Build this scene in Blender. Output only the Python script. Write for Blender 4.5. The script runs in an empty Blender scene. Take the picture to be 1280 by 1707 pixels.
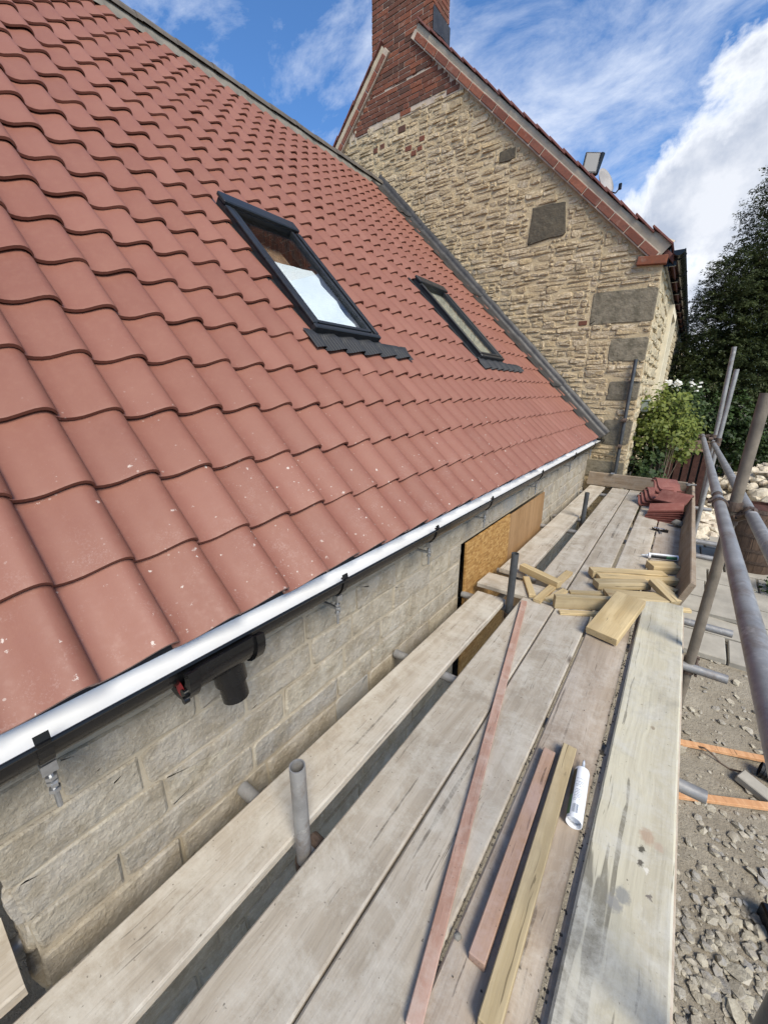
import bpy, math, random
import numpy as np
from mathutils import Vector, Matrix, Euler, noise as mnoise

R = math.radians
scene = bpy.context.scene
COL = scene.collection

# ------------------------------------------------------------------ camera
CAM_H = 1.40
F_PX = 650.86                      # focal length in pixels of a 1280 x 1707 frame
rx, ry, rz = R(72.656), R(0.430), R(36.737)
cam_d = bpy.data.cameras.new('camera')
cam_d.sensor_width = 36.0
cam_d.lens = 36.0 * F_PX / 1707.0
cam_d.clip_start = 0.02
cam_d.clip_end = 3000
cam = bpy.data.objects.new('camera', cam_d)
COL.objects.link(cam)
CAMROT = Matrix.Rotation(rz, 3, 'Z') @ Matrix.Rotation(rx, 3, 'X') @ Matrix.Rotation(ry, 3, 'Z')
cam.matrix_world = Matrix.Translation((0, 0, CAM_H)) @ CAMROT.to_4x4()
scene.camera = cam

def ray(u, v):
    return (CAMROT @ Vector(((u - 640) / F_PX, -(v - 853.5) / F_PX, -1.0)))
def at(u, v, ax, val):
    """point of the line of sight through a photo pixel on a world plane"""
    d = ray(u, v); o = (0, 0, CAM_H)
    t = (val - o[ax]) / d[ax]
    return Vector((d.x * t, d.y * t, CAM_H + d.z * t))

# ------------------------------------------------------------------ world, sun, exposure
SUN_DIR = Vector((0.62, -0.38, 0.74)).normalized()
SUN_EL = math.asin(SUN_DIR.z)
SUN_AZ = math.atan2(SUN_DIR.x, SUN_DIR.y)
world = bpy.data.worlds.new('World'); scene.world = world
world.use_nodes = True
scene.view_settings.view_transform = 'Standard'
scene.view_settings.look = 'None'
scene.view_settings.gamma = 1.0
scene.view_settings.use_curve_mapping = False
scene.view_settings.exposure = 0.45

class N:
    """small node-graph helper"""
    def __init__(s, tree):
        s.t = tree; s.n = tree.nodes; s.l = tree.links; s.n.clear()
    def add(s, typ, **kw):
        nd = s.n.new(typ)
        for k, v in kw.items(): setattr(nd, k, v)
        return nd
    def put(s, sock, v):
        if hasattr(v, 'is_linked') or isinstance(v, bpy.types.NodeSocket): s.l.new(v, sock)
        elif isinstance(v, (tuple, list)) and len(v) == 3 and sock.type == 'RGBA': sock.default_value = (*v, 1)
        else: sock.default_value = v
    def math(s, op, a, b=0.0, clamp=False):
        nd = s.add('ShaderNodeMath', operation=op, use_clamp=clamp)
        s.put(nd.inputs[0], a); s.put(nd.inputs[1], b); return nd.outputs[0]
    def vmath(s, op, a, b=(0, 0, 0)):
        nd = s.add('ShaderNodeVectorMath', operation=op)
        s.put(nd.inputs[0], a); s.put(nd.inputs[1], b)
        return nd.outputs['Value'] if op in ('DOT_PRODUCT', 'LENGTH', 'DISTANCE') else nd.outputs[0]
    def mix(s, f, a, b, blend='MIX'):
        nd = s.add('ShaderNodeMix', data_type='RGBA', blend_type=blend)
        s.put(nd.inputs[0], f); s.put(nd.inputs[6], a); s.put(nd.inputs[7], b); return nd.outputs[2]
    def ramp(s, f, stops, interp='LINEAR'):
        nd = s.add('ShaderNodeValToRGB'); cr = nd.color_ramp; cr.interpolation = interp
        while len(cr.elements) < len(stops): cr.elements.new(0.5)
        for e, (p, c) in zip(cr.elements, stops):
            e.position = p
            e.color = (*c, 1) if isinstance(c, (tuple, list)) else (c, c, c, 1)
        s.put(nd.inputs[0], f); return nd.outputs[0]
    def remap(s, v, a, b, c=0.0, d=1.0):
        nd = s.add('ShaderNodeMapRange'); nd.clamp = True
        s.put(nd.inputs[0], v)
        for i, q in enumerate((a, b, c, d)): nd.inputs[i + 1].default_value = q
        return nd.outputs[0]
    def noise(s, vec, scale, detail=4.0, rough=0.55, dist=0.0, out=0):
        nd = s.add('ShaderNodeTexNoise'); s.put(nd.inputs['Vector'], vec)
        nd.inputs['Scale'].default_value = scale; nd.inputs['Detail'].default_value = detail
        nd.inputs['Roughness'].default_value = rough; nd.inputs['Distortion'].default_value = dist
        return nd.outputs[out]
    def voro(s, vec, scale, feature='F1', out='Distance', rand=1.0):
        nd = s.add('ShaderNodeTexVoronoi', feature=feature); s.put(nd.inputs['Vector'], vec)
        nd.inputs['Scale'].default_value = scale; nd.inputs['Randomness'].default_value = rand
        return nd.outputs[out]
    def mapping(s, vec, scale=(1, 1, 1), rot=(0, 0, 0), loc=(0, 0, 0)):
        nd = s.add('ShaderNodeMapping'); s.put(nd.inputs[0], vec)
        nd.inputs['Scale'].default_value = scale; nd.inputs['Rotation'].default_value = rot
        nd.inputs['Location'].default_value = loc
        return nd.outputs[0]

def build_world():
    g = N(world.node_tree)
    out = g.add('ShaderNodeOutputWorld')
    sky = g.add('ShaderNodeTexSky', sky_type='NISHITA')
    sky.sun_disc = False; sky.sun_elevation = SUN_EL; sky.sun_rotation = SUN_AZ
    sky.altitude = 50; sky.air_density = 1.0; sky.dust_density = 0.6; sky.ozone_density = 2.5
    d = g.add('ShaderNodeTexCoord').outputs['Generated']
    sep = g.add('ShaderNodeSeparateXYZ'); g.put(sep.inputs[0], d)
    z = g.math('MAXIMUM', sep.outputs[2], 0.0)
    flat = g.add('ShaderNodeCombineXYZ')
    dz = g.math('ADD', z, 0.22)
    g.put(flat.inputs[0], g.math('DIVIDE', sep.outputs[0], dz))
    g.put(flat.inputs[1], g.math('DIVIDE', sep.outputs[1], dz))
    p = flat.outputs[0]
    # thin streaky high cloud over the whole sky
    ps = g.mapping(p, scale=(1.0, 1.35, 1.0), rot=(0, 0, R(-50)))
    cir = g.noise(ps, 3.2, 13, 0.66, 0.35)
    cirbig = g.noise(p, 0.55, 3, 0.5, 0.2)
    cir = g.math('ADD', cir, g.math('MULTIPLY', cirbig, 0.55))
    # heaped clouds: cloud bank towards the north-west quarter of the sky, loose heaps elsewhere
    cum = g.noise(d, 4.6, 13, 0.60, 0.25)
    field = g.math('MULTIPLY', g.noise(d, 1.35, 2, 0.5), 0.45)
    def blob(u, v, r, k):
        q = ray(u, v).normalized()
        c = g.vmath('DOT_PRODUCT', g.vmath('NORMALIZE', d), tuple(q))
        return g.math('MULTIPLY', g.remap(c, math.cos(r), math.cos(r * 0.25)), k)
    cir = g.remap(g.math('ADD', cir, blob(890, 60, .42, .19)), 0.79, 1.08, 0.0, 0.92)
    acc = g.math('ADD', g.math('ADD', g.math('MULTIPLY', g.math('SUBTRACT', cum, .5), 1.95), .5), field)
    for b in ((1110, 275, 0.17, .19), (1250, 330, 0.20, .16), (1160, 480, 0.22, .14), (1060, 330, .12, .12), (1150, 190, .14, .10), (870, 60, 0.30, .09)):
        acc = g.math('ADD', acc, blob(*b))
    acc = g.math('SUBTRACT', acc, blob(540, 190, .50, .22))
    acc = g.math('SUBTRACT', acc, blob(1200, 70, .22, .16))
    acc = g.math('SUBTRACT', acc, blob(980, 200, .17, .26))
    cmask = g.remap(acc, 0.84, 0.99)
    dens = g.remap(acc, 0.93, 1.12)
    ccol = g.mix(dens, (0.78, 0.81, 0.86), (0.38, 0.43, 0.53))
    ccol = g.mix(g.remap(g.noise(d, 8.0, 7, 0.6), 0.40, 0.62, 0, .6), ccol, (0.82, 0.83, 0.86))
    skyc = g.mix(1.0, sky.outputs[0], (0.076, 0.114, 0.150), 'MULTIPLY')
    white = g.mix(g.math('MULTIPLY', cir, 0.88), skyc, (0.60, 0.66, 0.78))
    fin = g.mix(cmask, white, ccol)
    # pale band of far cloud low over the horizon
    fin = g.mix(g.remap(sep.outputs[2], 0.0, 0.14, 0.6, 0.0), fin, (0.66, 0.72, 0.82))
    bg = g.add('ShaderNodeBackground'); g.put(bg.inputs[0], fin); bg.inputs[1].default_value = 1.0
    g.l.new(bg.outputs[0], out.inputs[0])
build_world()

sun_d = bpy.data.lights.new('sun', 'SUN'); sun_d.energy = 3.9; sun_d.angle = R(28)
sun_d.color = (1.0, 0.92, 0.79)
sun = bpy.data.objects.new('sun', sun_d); COL.objects.link(sun)
sun.rotation_euler = (-SUN_DIR).to_track_quat('-Z', 'Y').to_euler()
sun.location = (5, -5, 12)

# ------------------------------------------------------------------ object helpers
def tag(o, label=None, cat=None, group=None, kind=None):
    if label: o['label'] = label
    if cat: o['category'] = cat
    if group: o['group'] = group
    if kind: o['kind'] = kind
    return o

def empty(name, loc=(0, 0, 0), label=None, cat=None, group=None, kind=None):
    o = bpy.data.objects.new(name, None); o.empty_display_size = 0.1
    o.location = loc; COL.objects.link(o)
    return tag(o, label, cat, group, kind)

def mesh(name, V, Fs, mat=None, smooth=False):
    me = bpy.data.meshes.new(name)
    me.from_pydata([tuple(v) for v in V], [], [tuple(f) for f in Fs])
    if mat: me.materials.append(mat)
    if smooth:
        me.polygons.foreach_set('use_smooth', [True] * len(me.polygons))
    me.update()
    return me

def obj(name, me, parent=None, loc=(0, 0, 0), rot=(0, 0, 0)):
    o = bpy.data.objects.new(name, me); COL.objects.link(o)
    if parent: o.parent = parent
    o.location = loc; o.rotation_euler = rot
    return o

class MB:
    """collects geometry for one mesh"""
    def __init__(s): s.V = []; s.F = []
    def add(s, V, F, M=None):
        b = len(s.V)
        for v in V: s.V.append(tuple(M @ Vector(v)) if M else tuple(v))
        for f in F: s.F.append(tuple(i + b for i in f))
        return s
    def box(s, x0, x1, y0, y1, z0, z1, M=None):
        V = [(x, y, z) for x in (x0, x1) for y in (y0, y1) for z in (z0, z1)]
        F = [(0, 1, 3, 2), (4, 6, 7, 5), (0, 4, 5, 1), (2, 3, 7, 6), (0, 2, 6, 4), (1, 5, 7, 3)]
        return s.add(V, F, M)
    def cham(s, sx, sy, sz, c, M=None, jit=0.0, rnd=None):
        """box centred on the origin with chamfered edges"""
        hx, hy, hz = sx / 2, sy / 2, sz / 2
        V = []; idx = {}
        for ix in (-1, 1):
            for iy in (-1, 1):
                for iz in (-1, 1):
                    j = (lambda: rnd.uniform(-jit, jit)) if rnd else (lambda: 0.0)
                    dx, dy, dz = j(), j(), j()
                    for k, (a, b_, c_) in enumerate(((0, c, c), (c, 0, c), (c, c, 0))):
                        idx[(ix, iy, iz, k)] = len(V)
                        V.append((ix * (hx - a) + dx, iy * (hy - b_) + dy, iz * (hz - c_) + dz))
        F = []
        def q(*ks): F.append(tuple(idx[k] for k in ks))
        for sgn in (-1, 1):
            q((sgn, -1, -1, 0), (sgn, 1, -1, 0), (sgn, 1, 1, 0), (sgn, -1, 1, 0)) if sgn > 0 else q((sgn, -1, -1, 0), (sgn, -1, 1, 0), (sgn, 1, 1, 0), (sgn, 1, -1, 0))
            q((-1, sgn, -1, 1), (-1, sgn, 1, 1), (1, sgn, 1, 1), (1, sgn, -1, 1)) if sgn > 0 else q((-1, sgn, -1, 1), (1, sgn, -1, 1), (1, sgn, 1, 1), (-1, sgn, 1, 1))
            q((-1, -1, sgn, 2), (1, -1, sgn, 2), (1, 1, sgn, 2), (-1, 1, sgn, 2)) if sgn > 0 else q((-1, -1, sgn, 2), (-1, 1, sgn, 2), (1, 1, sgn, 2), (1, -1, sgn, 2))
        for a in (-1, 1):
            for b in (-1, 1):
                q((a, b, -1, 0), (a, b, 1, 0), (a, b, 1, 1), (a, b, -1, 1))
                q((a, -1, b, 0), (a, 1, b, 0), (a, 1, b, 2), (a, -1, b, 2))
                q((-1, a, b, 1), (1, a, b, 1), (1, a, b, 2), (-1, a, b, 2))
                for c_ in (-1, 1): q((a, b, c_, 0), (a, b, c_, 1), (a, b, c_, 2))
        return s.add(V, F, M)
    def tube(s, p0, p1, r, n=14, r1=None, cap=True, hollow=0.0):
        p0 = Vector(p0); p1 = Vector(p1); ax = (p1 - p0).normalized()
        u = ax.orthogonal().normalized(); w = ax.cross(u)
        r1 = r if r1 is None else r1
        V = []; F = []
        for p, rr in ((p0, r), (p1, r1)):
            for i in range(n):
                a = 2 * math.pi * i / n
                V.append(p + (u * math.cos(a) + w * math.sin(a)) * rr)
        for i in range(n): F.append((i, (i + 1) % n, n + (i + 1) % n, n + i))
        if hollow:
            dep = min(0.25, (p1 - p0).length * 0.45)
            for base, p, sg in ((0, p0, 1), (n, p1, -1)):
                b = len(V)
                for q in (p, p + ax * sg * dep):
                    for i in range(n):
                        a = 2 * math.pi * i / n
                        V.append(q + (u * math.cos(a) + w * math.sin(a)) * (r - hollow))
                for i in range(n):
                    j = (i + 1) % n
                    f = (base + i, base + j, b + j, b + i); g = (b + i, b + j, b + n + j, b + n + i)
                    F.append(f if sg < 0 else f[::-1]); F.append(g if sg < 0 else g[::-1])
        elif cap:
            F.append(tuple(range(n - 1, -1, -1))); F.append(tuple(range(n, 2 * n)))
        return s.add(V, F)
    def path(s, pts, r, n=8):
        for a, b in zip(pts[:-1], pts[1:]): s.tube(a, b, r, n)
        return s
    def lathe(s, prof, n=24, M=None, close=True):
        """profile of (radius, z) pairs round the z axis"""
        V = []; F = []
        for r, z in prof:
            for i in range(n):
                a = 2 * math.pi * i / n; V.append((r * math.cos(a), r * math.sin(a), z))
        for k in range(len(prof) - 1):
            for i in range(n):
                j = (i + 1) % n
                F.append((k * n + i, k * n + j, (k + 1) * n + j, (k + 1) * n + i))
        if close:
            F.append(tuple(range(n - 1, -1, -1))); m = (len(prof) - 1) * n; F.append(tuple(m + i for i in range(n)))
        return s.add(V, F, M)
    def build(s, name, mat, parent=None, loc=(0, 0, 0), rot=(0, 0, 0), smooth=False, origin=None):
        V = s.V
        if origin is not None: V = [(v[0] - origin[0], v[1] - origin[1], v[2] - origin[2]) for v in V]
        return obj(name, mesh(name, V, s.F, mat, smooth), parent, loc, rot)

def auto_smooth(o, deg=35):
    """smooth faces, hard edges kept by splitting normals through sharp-edge flags"""
    me = o.data
    me.polygons.foreach_set('use_smooth', [True] * len(me.polygons))
    ed = {}
    for p in me.polygons:
        for k in p.edge_keys: ed.setdefault(k, []).append(p.normal.copy())
    c = math.cos(R(deg))
    for e in me.edges:
        ns = ed.get(e.key, [])
        e.use_edge_sharp = len(ns) < 2 or ns[0].dot(ns[1]) < c
    return o

# ------------------------------------------------------------------ materials
def material(name, fn):
    m = bpy.data.materials.new(name); m.use_nodes = True
    g = N(m.node_tree)
    out = g.add('ShaderNodeOutputMaterial'); b = g.add('ShaderNodeBsdfPrincipled')
    g.l.new(b.outputs[0], out.inputs[0])
    fn(g, b)
    return m
def coord(g, kind='Object'): return g.add('ShaderNodeTexCoord').outputs[kind]
def wpos(g): return g.add('ShaderNodeNewGeometry').outputs['Position']
def orand(g): return g.add('ShaderNodeObjectInfo').outputs['Random']
def irand(g): return g.add('ShaderNodeNewGeometry').outputs['Random Per Island']
def anyrand(g): return g.math('FRACT', g.math('ADD', g.math('MULTIPLY', orand(g), 3.37), irand(g)))
def offs(g, v, k=13.0):
    """shift a coordinate by the object's random number so no two objects carry the same pattern"""
    return g.vmath('ADD', v, _rv(g, k))
def _rv(g, k):
    c = g.add('ShaderNodeCombineXYZ'); r = orand(g)
    for i, q in enumerate((1.0, 1.7, 2.3)): g.put(c.inputs[i], g.math('MULTIPLY', r, k * q))
    return c.outputs[0]
def bump(g, b, h, strength=0.3, dist=0.01):
    nd = g.add('ShaderNodeBump'); nd.inputs['Strength'].default_value = strength
    nd.inputs['Distance'].default_value = dist
    g.put(nd.inputs['Height'], h); g.l.new(nd.outputs[0], b.inputs['Normal'])
def setb(g, b, col=None, rough=None, spec=None, metal=None):
    if col is not None: g.put(b.inputs['Base Color'], col)
    if rough is not None: g.put(b.inputs['Roughness'], rough)
    if spec is not None: b.inputs['Specular IOR Level'].default_value = spec
    if metal is not None: b.inputs['Metallic'].default_value = metal

def m_plain(name, col, rough=0.6, var=0.12, scale=9.0, bmp=0.1, metal=0.0, spec=0.4):
    def fn(g, b):
        p = wpos(g)
        n = g.noise(p, scale, 6, 0.6)
        c = g.mix(g.remap(n, .3, .7), tuple(x * (1 - var) for x in col), tuple(min(1, x * (1 + var)) for x in col))
        setb(g, b, c, g.remap(n, .3, .7, max(0.05, rough - .08), min(1, rough + .08)), spec, metal)
        if bmp: bump(g, b, g.noise(p, scale * 8, 4), bmp, 0.004)
    return material(name, fn)

def f_tile(g, b):
    p = wpos(g); r = anyrand(g)
    base = g.ramp(r, [(0.0, (0.176, 0.066, 0.043)), (0.35, (0.200, 0.078, 0.052)), (0.7, (0.186, 0.070, 0.045)), (1.0, (0.216, 0.087, 0.059))])
    n1 = g.noise(p, 5.0, 5, .6); n2 = g.noise(p, 45, 5, .65)
    c = g.mix(g.remap(n1, .35, .68, 0, .35), base, (0.238, 0.107, 0.072))
    c = g.mix(g.remap(n2, .5, .75, 0, .14), c, (0.281, 0.153, 0.107))
    # pale mortar dust and spatter, thick along the eaves where the verge was bedded
    sep = g.add('ShaderNodeSeparateXYZ'); g.put(sep.inputs[0], p)
    low = g.remap(sep.outputs[0], -1.9, -1.0, 0.0, 1.0)
    v = g.voro(p, 70, out='Distance'); cell = g.voro(p, 70, out='Color')
    cs = g.add('ShaderNodeSeparateColor'); g.put(cs.inputs[0], cell)
    patch = g.remap(g.noise(p, 6.0, 3, .6), .50, .66)
    rare = g.math('GREATER_THAN', cs.outputs[0], .80)
    spot = g.math('MULTIPLY', g.math('LESS_THAN', v, g.math('MULTIPLY', cs.outputs[1], .30)), g.math('MULTIPLY', rare, patch))
    spot = g.math('MULTIPLY', spot, low)
    v2 = g.voro(p, 42, out='Distance'); c2 = g.add('ShaderNodeSeparateColor'); g.put(c2.inputs[0], g.voro(p, 42, out='Color'))
    v2 = g.math('ADD', v2, g.math('MULTIPLY', g.math('SUBTRACT', g.noise(p, 150, 5, .75), .5), 1.5))
    low2 = g.remap(sep.outputs[0], -1.42, -1.08, 0.0, 1.0)
    blot = g.math('MULTIPLY', g.math('LESS_THAN', v2, g.math('MULTIPLY', c2.outputs[1], .20)), g.math('GREATER_THAN', g.math('ADD', g.math('ADD', c2.outputs[0], g.math('MULTIPLY', low2, .10)), g.math('MULTIPLY', g.remap(g.noise(p, 7, 3, .6), .45, .65), .14)), 1.0))
    spot = g.math('MAXIMUM', spot, g.math('MULTIPLY', blot, g.math('GREATER_THAN', low2, .05)))
    fr = g.math('GREATER_THAN', g.noise(p, 260, 2, .5), .69)
    fr = g.math('MULTIPLY', g.math('MULTIPLY', fr, low), g.math('MULTIPLY', patch, .55))
    c = g.mix(g.math('MULTIPLY', g.math('MAXIMUM', spot, fr), .70), c, (.56, .51, .45))
    scr = g.math('MULTIPLY', g.noise(p, 170, 4, .7), g.remap(g.noise(p, 8, 5, .65), .42, .66, .75, 1.3))
    c = g.mix(g.math('MULTIPLY', g.remap(scr, .58, .86, 0, .26), g.math('MULTIPLY', low, low)), c, (.44, .34, .30))
    setb(g, b, c, g.remap(n2, .3, .7, .50, .64), .42)
    bump(g, b, g.noise(p, 140, 4, .6), .12, .002)
M_TILE = material('clay_tile', f_tile)

def f_oldtile(g, b):
    p = wpos(g); r = anyrand(g)
    c = g.ramp(r, [(0, (.125, .048, .038)), (.5, (.17, .060, .046)), (1, (.15, .062, .050))])
    c = g.mix(g.remap(g.noise(p, 30, 5, .6), .45, .7, 0, .45), c, (.23, .13, .105))
    setb(g, b, c, .65, .3); bump(g, b, g.noise(p, 120, 4), .15, .002)
M_OLDTILE = material('dark_clay_tile', f_oldtile)
def f_stack(g, b):
    r = orand(g); c = g.ramp(r, [(0, (.13, .046, .038)), (.5, (.235, .085, .065)), (1, (.18, .062, .050))])
    c = g.mix(g.remap(g.noise(wpos(g), 20, 5, .65), .45, .7, 0, .5), c, (.28, .14, .11)); setb(g, b, c, .7, .3)
M_STACKTILE = material('stacked_clay_tile', f_stack)

def stone_mat(name, cols, mott, scale=14.0, bmp=.9, lich=None):
    def fn(g, b):
        p = wpos(g); r = anyrand(g)
        n = len(cols)
        c = g.ramp(r, [(i / (n - 1), q) for i, q in enumerate(cols)])
        n1 = g.noise(p, scale, 7, .62); n2 = g.noise(p, scale * 5, 5, .65)
        c = g.mix(g.remap(n1, .42, .62, 0, .75), c, mott)
        c = g.mix(g.remap(n2, .54, .70, 0, .50), c, tuple(min(1, x * 1.45) for x in cols[0]))
        if lich: c = g.mix(g.remap(g.noise(p, 3.2, 6, .7), .55, .70, 0, .55), c, lich)
        setb(g, b, c, .92, .2)
        h = g.math('ADD', g.noise(p, scale * 1.6, 8, .68), g.math('MULTIPLY', n2, .25))
        bump(g, b, h, bmp, .022)
    return material(name, fn)
M_RUBBLE_STONE = stone_mat('gable_limestone', [(0.535, 0.410, 0.245), (0.459, 0.357, 0.224), (0.677, 0.546, 0.356), (0.415, 0.347, 0.256), (0.590, 0.452, 0.260), (0.524, 0.436, 0.317), (0.721, 0.598, 0.418)], (0.295, 0.215, 0.122), 30, 1.0, (0.349, 0.310, 0.250))
M_DARK_STONE = stone_mat('dark_weathered_stone', [(.072, .063, .050), (.094, .080, .058)], (.127, .105, .072), 9, 1.0, (.16, .14, .10))
M_QUOIN = stone_mat('grey_quoin_stone', [(.200, .172, .124), (.232, .200, .144), (.176, .152, .112)], (.105, .092, .064), 8, 1.0, (.28, .24, .165))
M_SIDE_STONE = stone_mat('side_wall_stone', [(.50, .43, .29), (.44, .38, .27), (.55, .48, .33)], (.36, .30, .2), 12, 1.0)
M_BLOCK = stone_mat('coursed_sandstone', [(0.383, 0.340, 0.268), (0.338, 0.305, 0.255), (0.416, 0.369, 0.286), (0.316, 0.289, 0.249), (0.394, 0.340, 0.255)], (0.248, 0.210, 0.151), 11, 1.0, (0.429, 0.407, 0.376))
M_SLATE_STONE = stone_mat('blue_grey_stone', [(.25, .245, .23), (.28, .27, .245)], (.32, .29, .24), 9, .7)
M_PALE_RUBBLE = stone_mat('pale_limestone', [(.62, .56, .44), (.55, .49, .38), (.68, .62, .50), (.58, .50, .40)], (.44, .37, .27), 12, .8)
M_GRAVEL = stone_mat('gravel_stone', [(.387, .353, .275), (.447, .404, .310), (.344, .314, .258), (.301, .288, .267), (.473, .421, .327)], (.284, .249, .189), 22, .7)

def f_mortar(g, b):
    p = wpos(g)
    c = g.mix(g.remap(g.noise(p, 6, 6, .65), .35, .7), (0.422, 0.326, 0.196), (0.555, 0.448, 0.282))
    c = g.mix(g.remap(g.noise(p, 60, 4, .6), .5, .75, 0, .5), c, (0.652, 0.547, 0.388))
    setb(g, b, c, .95, .15); bump(g, b, g.noise(p, 42, 8, .72), 1.0, .014)
M_MORTAR = material('lime_mortar', f_mortar)
def f_mortar2(g, b):
    p = wpos(g)
    c = g.mix(g.remap(g.noise(p, 7, 6, .65), .35, .7), (0.299, 0.257, 0.189), (0.368, 0.322, 0.250))
    setb(g, b, c, .95, .15); bump(g, b, g.noise(p, 60, 7, .7), .6, .006)
M_MORTAR2 = material('buff_pointing', f_mortar2)
M_BRICKMORTAR = m_plain('pale_brick_mortar', (.44, .36, .28), .95, .2, 12, .5)
M_VERGE = m_plain('verge_mortar', (.43, .365, .27), .95, .18, 8, .6)
def brick_mat(name, cols):
    def fn(g, b):
        p = wpos(g); r = anyrand(g); n = len(cols)
        c = g.ramp(r, [(i / (n - 1), q) for i, q in enumerate(cols)], 'CONSTANT')
        c = g.mix(g.remap(g.noise(p, 24, 6, .65), .40, .70, 0, .55), c, (.10, .055, .045))
        c = g.mix(g.remap(g.noise(p, 9, 6, .65), .58, .72, 0, .5), c, (.32, .22, .17))
        setb(g, b, c, .9, .2); bump(g, b, g.noise(p, 70, 6, .7), .8, .006)
    return material(name, fn)
M_BRICK = brick_mat('chimney_brick', [(0.129, 0.053, 0.034), (0.182, 0.067, 0.041), (0.093, 0.048, 0.034), (0.217, 0.077, 0.043), (0.145, 0.059, 0.037), (0.166, 0.061, 0.038), (0.281, 0.102, 0.051)])
M_VERGEBRICK = brick_mat('verge_brick', [(0.234, 0.081, 0.049), (0.180, 0.068, 0.046), (0.270, 0.103, 0.063), (0.207, 0.084, 0.057), (0.297, 0.133, 0.085)])

def wood_mat(name, c0, c1, dirt, grain=26.0, knots=(.12, .075, .045), dust=None, kn=.5, axis=1, rough=.8, bmp=.25, marks=()):
    """grain runs along the object's own long axis"""
    def fn(g, b):
        o = offs(g, coord(g))
        sc = [1, 1, 1]; sc[axis] = .055
        st = g.mapping(o, scale=tuple(sc))
        w = g.noise(o, 2.2, 3, .5)
        warp = g.vmath('ADD', st, _wv(g, w, .05))
        n1 = g.noise(warp, grain, 7, .65); n2 = g.noise(warp, grain * 4, 5, .6)
        c = g.mix(g.remap(n1, .40, .60), c0, c1)
        c = g.mix(g.remap(n2, .52, .72, 0, .35), c, tuple(x * .6 for x in c0))
        # dark checks along the grain
        fine = g.noise(g.mapping(warp, scale=tuple(1 if i != axis else .45 for i in range(3))), grain * 7, 3, .6)
        c = g.mix(g.remap(fine, .52, .70, 0, .32), c, tuple(x * .62 for x in c0))
        ck = g.noise(g.mapping(warp, scale=tuple(1 if i != axis else .30 for i in range(3))), grain * 1.5, 2, .4)
        c = g.mix(g.remap(ck, .705, .718, 0, .75), c, tuple(x * .30 for x in c0))
        ck2 = g.noise(g.mapping(warp, scale=tuple(1 if i != axis else .22 for i in range(3))), grain * 4.5, 2, .4)
        c = g.mix(g.remap(ck2, .68, .70, 0, .7), c, tuple(x * .30 for x in c0))
        ks = [6.5, 6.5, 6.5]; ks[axis] = 2.4
        kv = g.mapping(o, scale=tuple(ks))
        kd = g.voro(kv, 1.0); kc = g.add('ShaderNodeSeparateColor'); g.put(kc.inputs[0], g.voro(kv, 1.0, out='Color'))
        km = g.math('MULTIPLY', g.remap(kd, .08, .15, 1, 0), g.math('GREATER_THAN', kc.outputs[0], 1 - kn * .5))
        c = g.mix(km, c, knots)
        if dirt:
            d = g.noise(o, 3.4, 8, .68, .4)
            c = g.mix(g.remap(d, .50, .70, 0, .8), c, dirt)
        if dust:
            d = g.noise(o, 5.0, 11, .78, .3)
            c = g.mix(g.remap(d, .46, .62, 0, .75), c, dust)
            sp = g.noise(o, 75, 3, .6)
            c = g.mix(g.remap(sp, .68, .74, 0, .75), c, (.07, .06, .045))
        if marks:
            oo = coord(g); wob = g.math('MULTIPLY', g.math('SUBTRACT', g.noise(oo, 60, 4, .7), .5), .030)
            for (mx, my, mr, mc) in marks:
                dd = g.math('ADD', g.vmath('DISTANCE', g.mapping(oo, scale=(1, .8, .2)), (mx, my * .8, 0)), wob)
                c = g.mix(g.remap(dd, mr * .55, mr, .85, 0), c, mc)
        setb(g, b, c, rough, .25)
        h = g.math('ADD', n1, g.math('MULTIPLY', n2, .5)); bump(g, b, h, bmp, .004)
    return material(name, fn)
def _wv(g, w, k):
    c = g.add('ShaderNodeCombineXYZ'); q = g.math('MULTIPLY', g.math('SUBTRACT', w, .5), k)
    for i in range(3): g.put(c.inputs[i], q)
    return c.outputs[0]
M_BOARD = wood_mat('weathered_scaffold_board', (0.366, 0.311, 0.238), (0.469, 0.411, 0.330), (0.281, 0.238, 0.182), 20, (0.122, 0.095, 0.071), (0.535, 0.492, 0.412), .3, bmp=.5)
M_BOARD_BROWN = wood_mat('brown_scaffold_board', (0.319, 0.258, 0.195), (0.413, 0.344, 0.273), (0.225, 0.176, 0.134), 20, (0.094, 0.076, 0.057), (0.469, 0.420, 0.355), .4, bmp=.5)
M_BOARD_PALE = wood_mat('pale_scaffold_board', (0.408, 0.371, 0.277), (0.495, 0.460, 0.347), (0.233, 0.222, 0.193), 15, (0.058, 0.049, 0.040), (0.485, 0.468, 0.406), .12, bmp=.5, marks=((.025, .352, .011, (0.029, 0.025, 0.017)), (.026, .305, .0095, (0.044, 0.035, 0.025)), (.037, .404, .026, (0.353, 0.260, 0.184)), (.042, .293, .008, (0.602, 0.573, 0.495)), (-.007, .180, .024, (0.214, 0.213, 0.197)), (-.024, .148, .022, (0.243, 0.237, 0.218)), (.056, .219, .008, (0.117, 0.099, 0.088)), (.02, .92, .010, (0.243, 0.198, 0.139)), (.07, .39, .016, (0.372, 0.294, 0.221))))
M_TOE = wood_mat('toe_board_timber', (.225, .167, .113), (.315, .243, .171), (.180, .144, .108), 22, (.072, .045, .027), (.306, .261, .207), .4)
M_NEWWOOD = wood_mat('fresh_treated_timber', (.45, .33, .165), (.58, .45, .25), (.46, .35, .2), 20, (.26, .14, .05), None, .25)
M_NEWWOOD2 = wood_mat('fresh_green_timber', (.37, .285, .155), (.46, .37, .225), (.33, .255, .15), 26, (.22, .13, .05), None, .3)
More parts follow.
